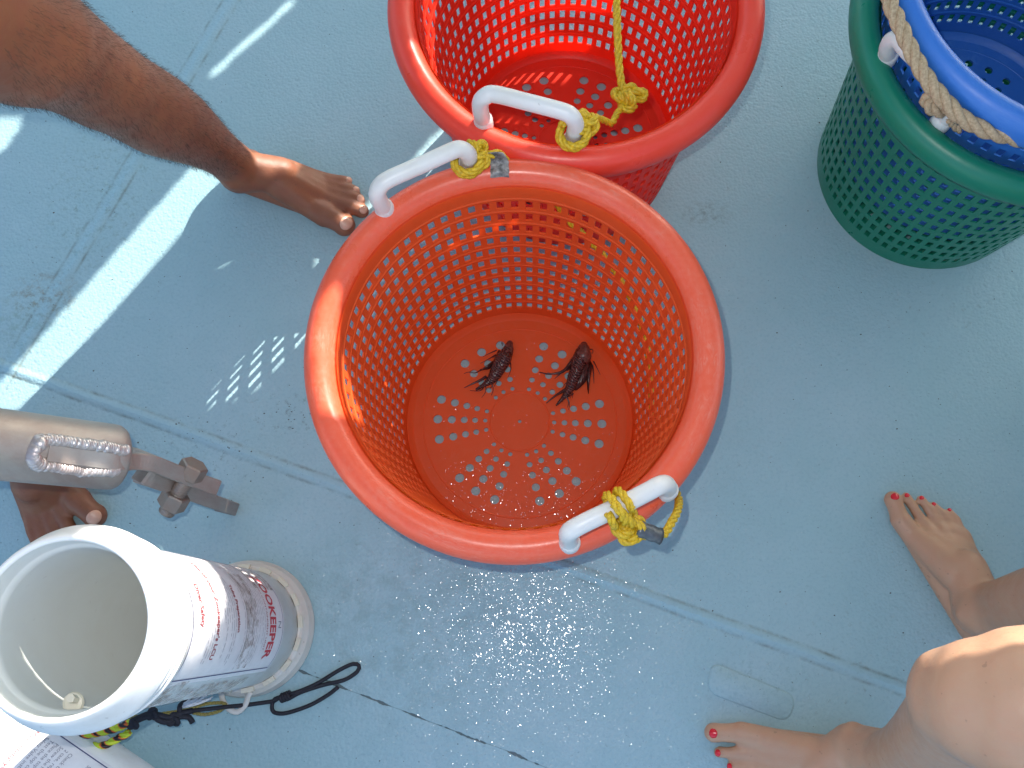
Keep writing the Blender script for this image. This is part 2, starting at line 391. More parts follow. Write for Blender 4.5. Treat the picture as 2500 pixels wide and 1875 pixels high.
# ------------------------------------------------------------------ baskets
BH, RB = .402, .2437          # height, outer rim radius
def wall_r(z): return .175 + (.2105 - .175) * z / BH
def basket(cx, cy, z0, mw, mr, label, group, rot=0., holes=True, floor_holes=True, ncol=70, hscale=1.0, rg=0.0):
    t = thing('fish_basket', (cx, cy, z0), label, 'basket', group)
    # wall: a lattice with real square holes; rows 30 mm apart, ribs between the rows on the inside
    rows = [.045 + .03 * k for k in range(11)]
    lev = [(0.0, 'band', 0)]
    for k, z in enumerate(rows):
        lev += [(z - .0087, 'hole', 0), (z + .0087, 'band', 0), (z + .0134, 'rib', 1), (z + .0150, 'rib', 1), (z + .0166, 'band', 0)]
    lev = [l for l in lev]; lev += [(.386, 'end', 0)]
    zs = [l[0] for l in lev]; kinds = [l[1] for l in lev]; ribs = [l[2] for l in lev]
    T = .0023; ang = []; hw = .50
    for c_ in range(ncol):
        a0 = 2 * PI * c_ / ncol + rot; ang += [(a0, True), (a0 + 2 * PI / ncol * hw, False)]
    na = len(ang); verts = []; idx = {}
    def V(i, j, side):
        key = (i % na, j, side)
        if key not in idx:
            a = ang[i % na][0]; z = zs[j]; r = wall_r(z) + (T if side else -.0010 * ribs[j])
            idx[key] = len(verts); verts.append((cx + r * math.cos(a), cy + r * math.sin(a), z0 + z))
        return idx[key]
    faces = []
    nl = len(zs)
    def hole(i, j): return 0 <= j < nl - 1 and kinds[j] == 'hole' and ang[i % na][1]
    for j in range(nl - 1):
        for i in range(na):
            if hole(i, j):
                # reveal faces of the hole
                faces.append((V(i, j, 0), V(i + 1, j, 0), V(i + 1, j, 1), V(i, j, 1)))
                faces.append((V(i, j + 1, 0), V(i, j + 1, 1), V(i + 1, j + 1, 1), V(i + 1, j + 1, 0)))
                faces.append((V(i, j, 0), V(i, j, 1), V(i, j + 1, 1), V(i, j + 1, 0)))
                faces.append((V(i + 1, j, 0), V(i + 1, j + 1, 0), V(i + 1, j + 1, 1), V(i + 1, j, 1)))
            else:
                faces.append((V(i, j, 0), V(i, j + 1, 0), V(i + 1, j + 1, 0), V(i + 1, j, 0)))
                faces.append((V(i, j, 1), V(i + 1, j, 1), V(i + 1, j + 1, 1), V(i, j + 1, 1)))
    for i in range(na):
        faces.append((V(i, 0, 0), V(i + 1, 0, 0), V(i + 1, 0, 1), V(i, 0, 1)))
    wall = new_obj('wall', mesh_from(verts, faces), mw, t, smooth=False)
    # rolled rim: rounded lip, hollow below
    prof = [(.2118, .366), (.2090, .366)]
    for q in range(17):
        a = PI - q * (PI * 1.17) / 16; prof.append((.2285 + rg + (.0182 + rg) * math.cos(a), .3775 + .0245 * math.sin(a)))
    for q in range(15):
        a = -PI * .15 + q * (PI * 1.10) / 14; prof.append((.2288 + rg + (.0152 + rg) * math.cos(a), .3765 + .0215 * math.sin(a)))
    new_obj('rim', lathe(prof, (cx, cy, z0), 140, closed=True), mr, t)
    # floor with drain holes in six groups
    cu = bpy.data.curves.new('fl', 'CURVE'); cu.dimensions = '2D'; cu.fill_mode = 'BOTH'; cu.extrude = .0018
    def circ(x, y, r, n):
        sp = cu.splines.new('POLY'); sp.points.add(n - 1); sp.use_cyclic_u = True
        for i in range(n): sp.points[i].co = (x + r * math.cos(2 * PI * i / n), y + r * math.sin(2 * PI * i / n), 0, 1)
    circ(0, 0, .1755, 140); circ(0, 0, .0028, 12)
    for g in range(6):
        for q in (-1, 0, 1):
            for kk, (rr, hr) in enumerate(((.054, .0030), (.070, .0040), (.087, .0048), (.1065, .0056), (.1285, .0063))):
                a = rot + R_(-3 + 60 * g) + q * R_(16 - kk * .4); circ(rr * math.cos(a), rr * math.sin(a), hr * hscale, 18)
    tmp = bpy.data.objects.new('fl', cu); C.objects.link(tmp); dg = bpy.context.evaluated_depsgraph_get(); dg.update()
    me = bpy.data.meshes.new_from_object(tmp.evaluated_get(dg)); bpy.data.objects.remove(tmp)
    me.transform(Matrix.Translation((cx, cy, z0 + .0065)))
    new_obj('floor', me, mw, t, smooth=False)
    bm = bmesh.new()   # moulding ring on the floor and the foot ring below it
    for pr in ([(.0455, .0083), (.0460, .0093), (.0475, .0093), (.0480, .0083)], [(.150, .0083), (.1504, .0089), (.1520, .0089), (.1524, .0083)], [(.166, .0083), (.1705, .0105), (.1755, .0170)]):
        b2 = lathe(pr, (cx, cy, z0), 120); me2 = bpy.data.meshes.new('x'); b2.to_mesh(me2); b2.free(); bm.from_mesh(me2)
    new_obj('floor_ring', bm, mw, t)
    return t
def handle(t, pts, r=.0102, mat=None):
    bm = bmesh.new(); pa = catmull(pts, .002); n = len(pa)
    tube(bm, pa, [r] * n, 18)
    # flat pads where the handle grips the rim
    for e, d in ((pa[0], pa[0] - pa[8]), (pa[-1], pa[-1] - pa[-9])):
        capsule(bm, e + Vector((0, 0, .002)), r * 1.18, e - Vector((0, 0, .010)), r * 1.22, 18)
    return new_obj('handle', bm, mat or M_WHITE, t)

FX, FY = -.0122, .3145
front = basket(FX, FY, 0., M_ORANGE, M_ORRIM, 'orange perforated basket in the middle of the deck with two small dead fish inside', 'round perforated fish baskets', rot=.02, hscale=1.14, rg=.0012)
for ch in front.children:      # the top leans a few millimetres off the base
    ch.data.transform(Matrix(((1, 0, -.010, 0), (0, 1, .010, 0), (0, 0, 1, 0), (0, 0, 0, 1))))
h1 = [P(938, 508, .402), P(930, 497, .420), P(921, 474, .445), P(930, 452, .458), P(957, 434, .461), P(1030, 402, .461), P(1098, 371, .461), P(1122, 364, .459), P(1141, 374, .448), P(1146, 391, .425), P(1141, 404, .402)]
handle(front, h1)
h2 = [P(1391, 1324, .402), P(1388, 1312, .425), P(1388, 1302, .445), P(1400, 1291, .457), P(1440, 1270, .460), P(1510, 1237, .460), P(1580, 1201, .460), P(1606, 1187, .458), P(1622, 1182, .446), P(1629, 1187, .425), P(1630, 1196, .402)]
handle(front, h2)
RX, RY = .0650, .7920
red = basket(RX, RY, 0., M_RED, M_REDRIM, 'red basket standing behind the orange one, with a yellow rope hanging into it', 'round perforated fish baskets', rot=.05, hscale=1.3)
handle(red, [P(1180, 295, .402), P(1174, 275, .425), P(1173, 250, .447), P(1184, 236, .459), P(1208, 230, .462), P(1290, 250, .462), P(1370, 271, .461), P(1394, 283, .457), P(1405, 303, .440), P(1402, 325, .420), P(1397, 343, .402)])
opp = lambda p: Vector((2 * RX - p.x, 2 * RY - p.y, p.z))
handle(red, [opp(p) for p in [P(1180, 295, .402), P(1173, 255, .447), P(1200, 231, .462), P(1380, 275, .461), P(1405, 303, .440), P(1397, 343, .402)]])
GX, GY = .6661, .7448
green = basket(GX, GY, 0., M_GREEN, M_GREEN, 'green basket in the top right corner holding a blue basket', 'round perforated fish baskets', rot=.0)
handle(green, [P(2168, 134, .402), P(2168, 118, .425), P(2177, 100, .448), P(2195, 98, .462), P(2222, 128, .466), P(2290, 190, .466), P(2326, 224, .466), P(2340, 246, .458), P(2330, 270, .430), P(2302, 292, .402)], .0108)
blue = basket(GX + .003, GY + .005, .105, M_BLUE, M_BLUE, 'blue basket nested inside the green basket in the top right corner', 'round perforated fish baskets', rot=.03)

# ------------------------------------------------------------------ ropes
def yellow_basket_rope():
    t = thing('rope', P(1150, 395, .42), 'yellow rope knotted to both handles of the orange basket, bound with grey tape', 'rope', 'ropes tied to the baskets')
    bm = bmesh.new(); r = .0050
    ax = (h1[7] - h1[9]).normalized()
    c1 = P(1142, 392, .424)
    rope(bm, loop_around(c1, Vector((.05, -.25, 1)), .0165, 1.9, .014), r)
    rope(bm, knot_pts(P(1166, 378, .428), .0145, .6, tilt=.5), r)
    rope(bm, knot_pts(P(1164, 368, .430), .0125, 2.2, tilt=1.0), r)
    rope(bm, knot_pts(P(1168, 386, .425), .010, 1.2, tilt=.2), r)
    # along under the rim, round the outside of the wall
    path = [P(1180, 380, .425), P(1203, 377, .425), P(1225, 380, .405)]
    a0 = math.atan2(path[-1].y - FY, path[-1].x - FX)
    for k in range(15):
        a = a0 - .12 - k * .155; z = .36 - .028 * k if k < 10 else .11 + .055 * (k - 10)
        rr = wall_r(z) + .0095 + (.012 if z > .33 else 0)
        path.append(Vector((FX + rr * math.cos(a), FY + rr * math.sin(a), z)))
    e = P(1652, 1205, .33); path.append(e)
    path += [P(1656, 1240, .372), P(1640, 1275, .402), P(1622, 1303, .420), P(1600, 1308, .428)]
    rope(bm, path, r)
    path2 = [P(1615, 1305, .428), P(1580, 1290, .436), P(1555, 1290, .438)]
    rope(bm, path2, r)
    barax = (h2[6] - h2[4]).normalized()
    rope(bm, loop_around(P(1505, 1240, .459), barax + Vector((.35, .1, 0)), .0162, 2.1, .012, start=1.), r * .95)
    rope(bm, [P(1497, 1228, .476), P(1515, 1248, .478), P(1530, 1266, .463), P(1545, 1280, .452)], r)
    rope(bm, knot_pts(P(1535, 1282, .442), .0155, .9, tilt=.35), r)
    rope(bm, knot_pts(P(1528, 1298, .436), .0125, 2.4, tilt=.8), r)
    rope(bm, knot_pts(P(1545, 1290, .434), .0115, .2, tilt=.1), r)
    rope(bm, [P(1550, 1300, .43), P(1575, 1308, .426), P(1592, 1306, .426)], r)
    new_obj('cord', bm, M_YEL, t)
    bm = bmesh.new()
    pa = catmull([P(1557, 1289, .440), P(1580, 1298, .438), P(1612, 1309, .430)], .003)
    tube(bm, pa, [.0092 + .0006 * math.sin(i * 1.7) for i in range(len(pa))], 12, squash=.7)
    tag(new_obj('tape_wrap', bm, M_TAPE, t), 'dark grey tape wound round the rope end')
    # silver tape end draped over the rim
    bm = bmesh.new(); cl_ = [P(1205, 373, .430), P(1213, 383, .424), P(1219, 396, .4165), P(1220, 412, .4135), P(1220, 424, .4115), P(1220, 434, .4075)]
    cl_ = catmull(cl_, .003); sx = Vector((1, .03, 0)); rows_ = []
    for i, p in enumerate(cl_):
        wv = .0112 + .0004 * math.sin(i * 2.1); u = i / (len(cl_) - 1)
        rows_.append([bm.verts.new(p + sx * wv * s + Vector((0, 0, .0018 * math.cos(s * 1.4) + .0007 * math.sin(i * 1.3 + s * 4)) )) for s in (-1, -.6, -.2, .2, .6, 1)])
    for A, B in zip(rows_, rows_[1:]):
        for i in range(5): bm.faces.new((A[i], A[i + 1], B[i + 1], B[i]))
    bmesh.ops.solidify(bm, geom=bm.faces[:], thickness=.0012)
    tag(new_obj('tape_end', bm, M_SILV, t), 'shiny silver tape end over the rim')
yellow_basket_rope()
def red_rope():
    t = thing('rope', P(1520, 200, .36), 'yellow rope with a big knot hanging inside the red basket', 'rope', 'ropes tied to the baskets')
    bm = bmesh.new(); r = .0052
    top = opp(P(1397, 343, .44)); 
    rope(bm, [P(1507, -190, .43), P(1505, -60, .415), P(1507, 60, .40), P(1511, 150, .385), P(1518, 205, .375), P(1530, 232, .37)], r)
    rope(bm, knot_pts(P(1527, 236, .368), .0150, .3, tilt=.4), r)
    rope(bm, knot_pts(P(1530, 252, .364), .0135, 2.1, tilt=.9), r)
    rope(bm, [P(1535, 225, .372), P(1555, 222, .374), P(1573, 226, .372), P(1572, 240, .368), P(1555, 243, .366), P(1540, 250, .366)], r)
    rope(bm, [P(1540, 262, .366), P(1545, 245, .380), P(1530, 222, .382)], r)
    rope(bm, [P(1525, 255, .368), P(1508, 275, .370), P(1495, 300, .376), P(1488, 300, .380), P(1470, 292, .395), P(1446, 286, .418)], r * .85)
    rope(bm, loop_around(P(1400, 325, .424), Vector((.05, -.3, 1)), .0165, 2.0, .012, start=2.), r)
    rope(bm, knot_pts(P(1428, 303, .428), .0140, 1.2, tilt=.5), r)
    rope(bm, knot_pts(P(1430, 290, .430), .0125, 2.9, tilt=1.1), r)
    new_obj('cord', bm, M_YEL, t)
red_rope()
def tan_rope():
    t = thing('rope', P(2250, 150, .50), 'thick tan twisted rope lying over the green and blue baskets', 'rope', 'ropes tied to the baskets')
    bm = bmesh.new(); r = .0094
    rope(bm, [P(2140, -130, .50), P(2172, 0, .50), P(2196, 60, .50), P(2228, 130, .497), P(2268, 200, .494), P(2310, 250, .49), P(2345, 285, .485), P(2400, 316, .48), P(2455, 332, .475), P(2510, 343, .47), P(2600, 352, .46)], r, pitch=.062, seg=8)
    r2 = .0070
    rope(bm, loop_around(P(2305, 205, .470), Vector((1, -1, .3)), .0155, 1.2, .012, start=.5), r2, pitch=.04)
    rope(bm, [P(2300, 190, .487), P(2322, 198, .482), P(2345, 222, .470), P(2352, 232, .45)], r2, pitch=.04)
    rope(bm, [P(2300, 215, .48), P(2272, 232, .474), P(2262, 245, .468), P(2272, 262, .462), P(2290, 272, .458), P(2315, 268, .455)], .0082, pitch=.045)
    rope(bm, [P(2318, 290, .425), P(2330, 306, .41), P(2345, 318, .405)], .0055, pitch=.03)
    new_obj('cord', bm, M_TAN, t)
tan_rope()

# ------------------------------------------------------------------ two lionfish on the basket floor
ZF = .010
def zp(x, y): return (1100 + x * .1808, 800 + y * .1808)
k = N('dark_fish_skin')
wv = k.n('ShaderNodeTexWave', wave_type='BANDS', bands_direction='DIAGONAL'); wv.inputs['Scale'].default_value = 95; wv.inputs['Distortion'].default_value = 9; wv.inputs['Detail'].default_value = 3
k.l(k.tc.outputs['Object'], wv.inputs['Vector']); nn = k.noise(140, 4)
c_ = k.mix(k.ramp(wv.outputs['Fac'], [(.72, 0.), (.98, .6)]), (.022, .008, .009), (.26, .14, .12)); c_ = k.mix(k.ramp(nn, [(.4, 0.), (.7, .8)]), c_, (.085, .022, .016))
k.set(Base_Color=c_, Roughness=.16, Normal=k.bump(k.math('ADD', nn, wv.outputs['Fac']), .5, .0015)); M_FISH = k.m
M_FIN = simple('dark_fin_membrane', (.025, .010, .010), .28, .5, 260, col2=(.11, .04, .035))
M_FISHH = simple('brown_fish_head_skin', (.055, .018, .014), .3, .5, 240, col2=(.22, .09, .07))
def fish(label, body, head, spines, blades, extra_z=0.):
    c0 = P(*zp(*body[0][:2]), ZF); t = thing('lionfish', (c0.x, c0.y, ZF), label, 'fish', 'small lionfish on the basket floor')
    bm = bmesh.new(); S = .1808 / 1600
    pts = [(P(*zp(x, y), ZF + max(.004, w_ * S * .75)), max(.0018, w_ * S)) for x, y, w_ in body]
    chain(bm, pts)
    me = voxel(bm, .0011, 5, 'fish'); new_obj('body', me, M_FISH, t)
    bm = bmesh.new(); chain(bm, [(P(*zp(x, y), ZF + max(.004, w_ * S * .8)), w_ * S * 1.06) for x, y, w_ in head])
    new_obj('head', voxel(bm, .0011, 4, 'fh'), M_FISHH, t)
    for sp in spines:
        bm = bmesh.new(); w0 = sp[0]; pa = catmull([P(*zp(x, y), ZF + .004 + .006 * math.sin(PI * (i + .6) / (len(sp)))) for i, (x, y) in enumerate(sp[1:])], .0015)
        n = len(pa); tube(bm, pa, [max(.00035, w0 * S * (1 - .8 * i / n)) for i in range(n)], 6); new_obj('spine', bm, M_FIN, t)
    r1 = random.Random(len(label)); rays = []
    for q in range(26):       # loose ragged fin rays trailing off the body
        i = r1.randrange(1, len(body) - 2); x, y, w_ = body[i]; sd_ = r1.choice((-1, -1, 1)); L = r1.uniform(90, 230)
        ang = math.atan2(body[-1][1] - body[0][1], body[-1][0] - body[0][0]) + sd_ * -r1.uniform(.15, .75)
        rays.append((r1.uniform(7, 14), (x + sd_ * -w_ * .5 * math.sin(ang), y), (x + L * .6 * math.cos(ang), y + L * .6 * math.sin(ang)), (x + L * math.cos(ang + .15 * sd_), y + L * math.sin(ang + .15 * sd_))))
    bm = bmesh.new()
    for w0, *pq in rays:
        pa = catmull([P(*zp(x, y), ZF + (.007, .005, .002)[i]) for i, (x, y) in enumerate(pq)], .002); n = len(pa); tube(bm, pa, [max(.0003, w0 * S * (1 - .85 * i / n)) for i in range(n)], 5)
    new_obj('fin_rays', bm, M_FIN, t)['kind'] = 'stuff'
    for bl in blades:   # fin blades: rounded outlines with a raised middle and a little thickness
        pl = [P(*zp(x, y), ZF + .0035) for x, y in bl]; ctr = sum(pl, Vector()) / len(pl)
        bm = bmesh.new(); ring = [bm.verts.new(p) for p in catmull(pl, .003, closed=True)]
        mid = [bm.verts.new(ctr + (v.co - ctr) * .5 + Vector((0, 0, .0045 + .001 * math.sin(i * 1.9)))) for i, v in enumerate(ring)]
        top = bm.verts.new(ctr + Vector((0, 0, .0065)))
        for i in range(len(ring)):
            j = (i + 1) % len(ring); bm.faces.new((ring[i], ring[j], mid[j], mid[i])); bm.faces.new((mid[i], mid[j], top))
        bmesh.ops.recalc_face_normals(bm, faces=bm.faces); bmesh.ops.solidify(bm, geom=bm.faces[:], thickness=.0008)
        new_obj('fin', bm, M_FIN, t)
    return t
fish('dark striped lionfish at the left, slimmer of the two, on the orange basket floor',
     [(790, 240, 55), (760, 330, 85), (715, 420, 115), (660, 520, 105), (610, 620, 92), (560, 690, 72), (500, 740, 48), (430, 785, 30), (350, 835, 20)],
     [(800, 215, 45), (785, 280, 68), (765, 340, 78)],
     [(9, (620, 305), (540, 340), (440, 390)), (9, (610, 365), (520, 420), (405, 482)), (10, (800, 420), (815, 540), (800, 610), (780, 660)), (9, (645, 670), (620, 740), (585, 800)), (8, (700, 240), (690, 200), (720, 225)),
      (22, (480, 660), (400, 710), (290, 760), (185, 812)), (9, (470, 770), (400, 850), (260, 850)), (10, (420, 560), (340, 608), (240, 600), (180, 622)), (8, (820, 400), (770, 420), (800, 470))],
     [[(590, 440), (540, 550), (430, 575), (380, 595), (470, 520)], [(650, 300), (600, 400), (560, 480), (640, 480), (700, 360)]])
fish('brown lionfish at the right, broader of the two, on the orange basket floor',
     [(1800, 250, 60), (1775, 340, 100), (1740, 440, 108), (1705, 560, 95), (1660, 680, 88), (1620, 800, 72), (1570, 890, 50), (1500, 970, 28), (1430, 1045, 9)],
     [(1800, 235, 50), (1795, 300, 88), (1790, 380, 112)],
     [(30, (1690, 390), (1600, 500), (1540, 570), (1450, 612), (1320, 625), (1200, 602)), (18, (1600, 540), (1500, 610), (1405, 688)), (12, (1640, 470), (1540, 590), (1430, 640)), (26, (1560, 830), (1430, 910), (1350, 970), (1295, 1020)),
      (9, (1930, 455), (1975, 540), (2022, 632)), (13, (1915, 500), (1930, 620), (1937, 755)), (8, (1880, 292), (1920, 300), (1918, 345), (1890, 335)), (9, (1660, 890), (1600, 930), (1540, 960)), (8, (1820, 690), (1815, 740))],
     [[(1830, 400), (1900, 470), (1890, 620), (1800, 760), (1690, 850), (1660, 800), (1720, 600)], [(1885, 470), (1915, 500), (1885, 700), (1860, 895), (1835, 700), (1845, 560)], [(1730, 350), (1640, 450), (1560, 580), (1610, 560), (1700, 450)]])

# ------------------------------------------------------------------ hinged pole
def pole():
    a = P(285, 1117, .31); b = P(-20, 1083, .42); d = (b - a).normalized(); end = a + d * 1.5
    t = thing('metal_pole', P(575, 1245, 0), 'weathered aluminium pole with a bolted end bracket, crossing over a tanned foot', 'pole')
    bm = bmesh.new(); Rr = .0405
    pa = [a - d * .004, a - d * .0035, a, a + d * .004, a + d * .012] + [a + d * s for s in (.05, .12, .2, .4, .8, 1.5)]
    rr = [Rr * .30, Rr * .80, Rr * .93, Rr * .985] + [Rr] * (len(pa) - 4)
    tube(bm, pa, rr, 56); new_obj('tube', bm, M_ALU, t)
    toc = (CAMPOS - a).normalized(); toc = (toc - d * toc.dot(d)).normalized(); sd = d.cross(toc)
    def Q(px, py, lift=0.):   # point on the upper side of the tube under the photo pixel
        v = (RW @ Vector(((px - 1250) / F, -(py - 937.5) / F, -1))).normalized()
        o = CAMPOS - a; oo = o - d * o.dot(d); vv_ = v - d * v.dot(d); A = vv_.dot(vv_); B = 2 * oo.dot(vv_); Cc = oo.dot(oo) - (Rr + lift) ** 2
        s = (-B - math.sqrt(max(0, B * B - 4 * A * Cc))) / (2 * A); return CAMPOS + v * s
    # weld beads each side of the let-in plate: overlapping ripples
    bm = bmesh.new()
    def bead(pts, r):
        pa = catmull([Q(*p) for p in pts], .0028)
        for p in pa: ellipsoid(bm, p + Vector((rng.normal(0, .0006), rng.normal(0, .0006), 0)), (r, r, r * .55), Matrix((d, sd, toc)).transposed() if False else None, 10, 6)
    bead([(100, 1073), (150, 1076), (200, 1083), (250, 1090), (305, 1100)], .0072)
    bead([(105, 1135), (150, 1142), (200, 1150), (250, 1150), (285, 1150)], .0068)
    bead([(92, 1080), (80, 1098), (80, 1118), (95, 1133)], .0095)
    ellipsoid(bm, Q(95, 1083), (.010, .010, .008)); new_obj('weld', bm, M_WELD, t)
    # first plate: let into the tube, its thin edge towards the viewer, curving down to the bolt
    def plate(name, path, thick, depth, mat, dd):
        pa = catmull(path, .004); bm = bmesh.new(); rings = []; n = len(pa)
        for i, p in enumerate(pa):
            tg = (pa[min(i + 1, n - 1)] - pa[max(i - 1, 0)]).normalized(); view = (p - CAMPOS).normalized()
            s = tg.cross(view).normalized(); dn = (s.cross(tg)).normalized(); dn = dn if dn.dot(view) > 0 else -dn
            h = thick / 2; dep = depth * dd(i / (n - 1)); bv = .0015
            rings.append([bm.verts.new(q) for q in (p - s * (h - bv), p + s * (h - bv), p + s * h + dn * bv, p + s * h + dn * dep, p - s * h + dn * dep, p - s * h + dn * bv)])
        for A, B in zip(rings, rings[1:]):
            for q in range(6): j = (q + 1) % 6; bm.faces.new((A[q], A[j], B[j], B[q]))
        bm.faces.new(rings[0][::-1]); bm.faces.new(rings[-1]); bmesh.ops.recalc_face_normals(bm, faces=bm.faces)
        return new_obj(name, bm, mat, t, smooth=False)
    plate('hinge_plate', [Q(118, 1106, .001), Q(200, 1117, .001), Q(290, 1128, .001), P(335, 1127, .315), P(375, 1133, .295), P(420, 1150, .265), P(480, 1173, .225), P(535, 1192, .19)], .021, .06, M_ALU, lambda u: .35 + .65 * math.sin(PI * min(1, u * .9 + .1)))
    plate('hinge_plate', [P(355, 1163, .272), P(372, 1172, .262), P(420, 1188, .225), P(480, 1210, .175), P(530, 1228, .12), P(574, 1243, .03), P(580, 1245, .003)], .020, .05, M_ALU, lambda u: .4 + .6 * math.sin(PI * min(1, u * .8 + .1)))
    # bolt through both plates
    p0 = P(478, 1132, .235); p1 = P(405, 1253, .205); ax = (p1 - p0).normalized()
    def hexa(c, L, r, mat, name, n=6):
        bm = bmesh.new(); tube(bm, [c, c + ax * .002, c + ax * (L - .002), c + ax * L], [r * .9, r, r, r * .9], n); return new_obj(name, bm, mat, t, smooth=False)
    hexa(p0, .022, .0185, M_BOLT, 'bolt_head')
    Lb = (p1 - p0).length
    hexa(p0 + ax * (Lb * .60), Lb * .27, .0190, M_BOLT, 'nut')
    bm = bmesh.new(); pa = [p0 + ax * (Lb * s) for s in np.linspace(.1, 1.0, 60)]
    tube(bm, pa, [.0102 + (.0009 if i % 3 == 0 else 0) for i in range(60)], 16); new_obj('bolt_shank', bm, M_BOLT, t)
pole()

# ------------------------------------------------------------------ white containment tubes with printed labels
def text_mesh(s, size, align='LEFT', bold=0.0, sx=1.0):
    cu = bpy.data.curves.new('t', 'FONT'); cu.body = s; cu.size = size; cu.align_x = align; cu.offset = bold; cu.resolution_u = 2
    o = bpy.data.objects.new('t', cu); C.objects.link(o); dg = bpy.context.evaluated_depsgraph_get(); dg.update()
    me = bpy.data.meshes.new_from_object(o.evaluated_get(dg)); bpy.data.objects.remove(o)
    return [(v.co.x * sx, v.co.y) for v in me.vertices], [tuple(p.vertices) for p in me.polygons]
def white_tube(M, Rb, label, textlines, loc, flare=True):
    """built standing at the origin, then placed with matrix M"""
    t = thing('containment_tube', loc, label, 'tube', 'white plastic tubes')
    def put(name, bm, mat, smooth=True, lab=None, parent=None):
        if isinstance(bm, bmesh.types.BMesh):
            me = bpy.data.meshes.new(name); bm.normal_update(); bm.to_mesh(me); bm.free()
        else: me = bm
        me.transform(M); o = new_obj(name, me, mat, parent or t, smooth)
        if lab: o['label'] = lab
        return o
    H = .54
    body = [(Rb - .0045, .03), (Rb, .03), (Rb, .490), (Rb + .0010, .496), (.0895, .502), (.0905, .506), (.0905, .514), (.0925, .5155), (.0925, .5195), (.0905, .521), (.0905, .527), (.0925, .5285), (.0925, .5325), (.0905, .534), (.0905, .540), (.0940, .543), (.0955, .547), (.0952, .552), (.0930, .558), (.0895, .568), (.0855, .579), (.0825, .5855), (.0800, .5875), (.0780, .5865), (.0770, .5830)]
    put('body', lathe(body, (0, 0, 0), 128), M_PVC)
    put('lining', lathe([(.0770, .5830), (.0765, .562), (.0755, .560), (.0735, .558), (.0730, .550), (.0730, .035), (.0, .035)], (0, 0, 0), 128), M_PVCIN)
    # base cap with castellated ring
    put('base_cap', lathe([(Rb - .002, .040), (Rb + .0035, .041), (Rb + .0075, .036), (Rb + .0085, .030), (Rb + .0120, .028), (Rb + .0135, .022), (Rb + .0125, .014), (Rb + .0155, .010), (Rb + .0160, .004), (Rb + .014, .001), (.0, .001)], (0, 0, 0), 128), M_BASE)
    bm = bmesh.new(); nb = 34
    for i in range(nb):
        if i % 2: continue
        a0 = 2 * PI * i / nb; pts = []
        for rr, zz in ((Rb + .0008, .0395), (Rb + .0075, .0395), (Rb + .0075, .0455), (Rb + .0008, .0455)):
            pts.append([bm.verts.new((rr * math.cos(a0 + q * .05), rr * math.sin(a0 + q * .05), zz)) for q in (0, 1, 2, 3, 4)])
        for s in range(4):
            A, B = pts[s], pts[(s + 1) % 4]
            for q in range(4): bm.faces.new((A[q], A[q + 1], B[q + 1], B[q]))
        bm.faces.new([p[0] for p in pts][::-1]); bm.faces.new([p[4] for p in pts])
    put('castellation', bm, M_CREAM, False)
    return t, put
T1 = (-.4185, .0015, 0)
RT = .0835
tilt = Matrix.Translation(T1)
t1, put1 = white_tube(tilt, RT, 'upright white plastic tube with open top and a stained printed label, beside the black cord', None, T1)
def on_cyl(put, name, verts, faces, mat, th0, z0, R0, off, rev=1, parent=None):
    """flat artwork (u right, v up) wrapped round the tube, upside down: u runs clockwise, v runs down"""
    out = [((R0 + off) * math.cos(th0 - u / R0), (R0 + off) * math.sin(th0 - u / R0), z0 - v) for u, v in verts]
    return put(name, mesh_from(out, faces), mat, False, parent=parent)
def strip_mesh(rects):
    v, f = [], []
    for (u0, u1, v0, v1) in rects:
        n = max(1, int(abs(u1 - u0) / .003)); b = len(v)
        for i in range(n + 1):
            u = u0 + (u1 - u0) * i / n; v += [(u, v0), (u, v1)]
        for i in range(n): f.append((b + 2 * i, b + 2 * i + 2, b + 2 * i + 3, b + 2 * i + 1))
    return v, f
def label_print(put, th0, ztop, R0):
    """v measured up the page = down the standing tube. th0: angle of the left margin; page 0.30 wide"""
    W, HP = .158, .355          # page width round the tube, page height
    v, f = strip_mesh([(-.006, W + .006, -.006, HP + .006)]); lab = on_cyl(put, 'printed_label', v, f, M_LABEL, th0, ztop, R0, .0005)
    P_ = lambda name, v, f, m: on_cyl(put, name, v, f, m, th0, ztop, R0, .0009, parent=lab)
    v, f = strip_mesh([(0, W, 0, .0014), (0, W, HP - .0014, HP), (0, .0012, 0, HP), (W - .0014, W, 0, HP)]); P_('label_border', v, f, M_INKB)
    def txt(s, size, u, vv_, m, name, bold=.0, sx=1., al='CENTER'):
        a, b = text_mesh(s, size, al, bold, sx); P_(name, [(x + u, y + vv_) for x, y in a], b, m)
    txt('ZOOKEEPER', .040, W * .53, HP - .064, M_INKR, 'title_lettering', .0012, .52)
    txt('LIONFISH CONTAINMENT UNIT', .0095, W * .5, HP - .082, M_INKRS, 'subtitle_lettering', .0, .75)
    txt('N', .020, W * .62, HP - .024, M_INKG, 'subtitle_lettering', .0, .7)
    rects = []; r = random.Random(3)
    for nm, sz, v0, ve in (('', 0, HP - .090, .172), ('Tube Preparation', .0130, .150, .100), ("Use of your Zookeeper's LCU", .0150, .076, .045), ('Diver Safety', .0150, .024, .006)):
        if nm: txt(nm, sz, W * .5, v0, M_INKRS, 'heading_lettering', .0004, .62)
        y = v0 - (.007 if nm else 0)
        while y > ve:
            u = .010 + r.random() * .012; end = W - .010 - (r.random() ** 2) * .06
            while u < end:
                wd = r.uniform(.003, .012); rects.append((u, min(end, u + wd), y, y + .0013)); u += wd + .0024
            y -= .0078
    v, f = strip_mesh(rects); P_('fine_print', v, f, M_INKF)
label_print(put1, R_(70), .485, RT)
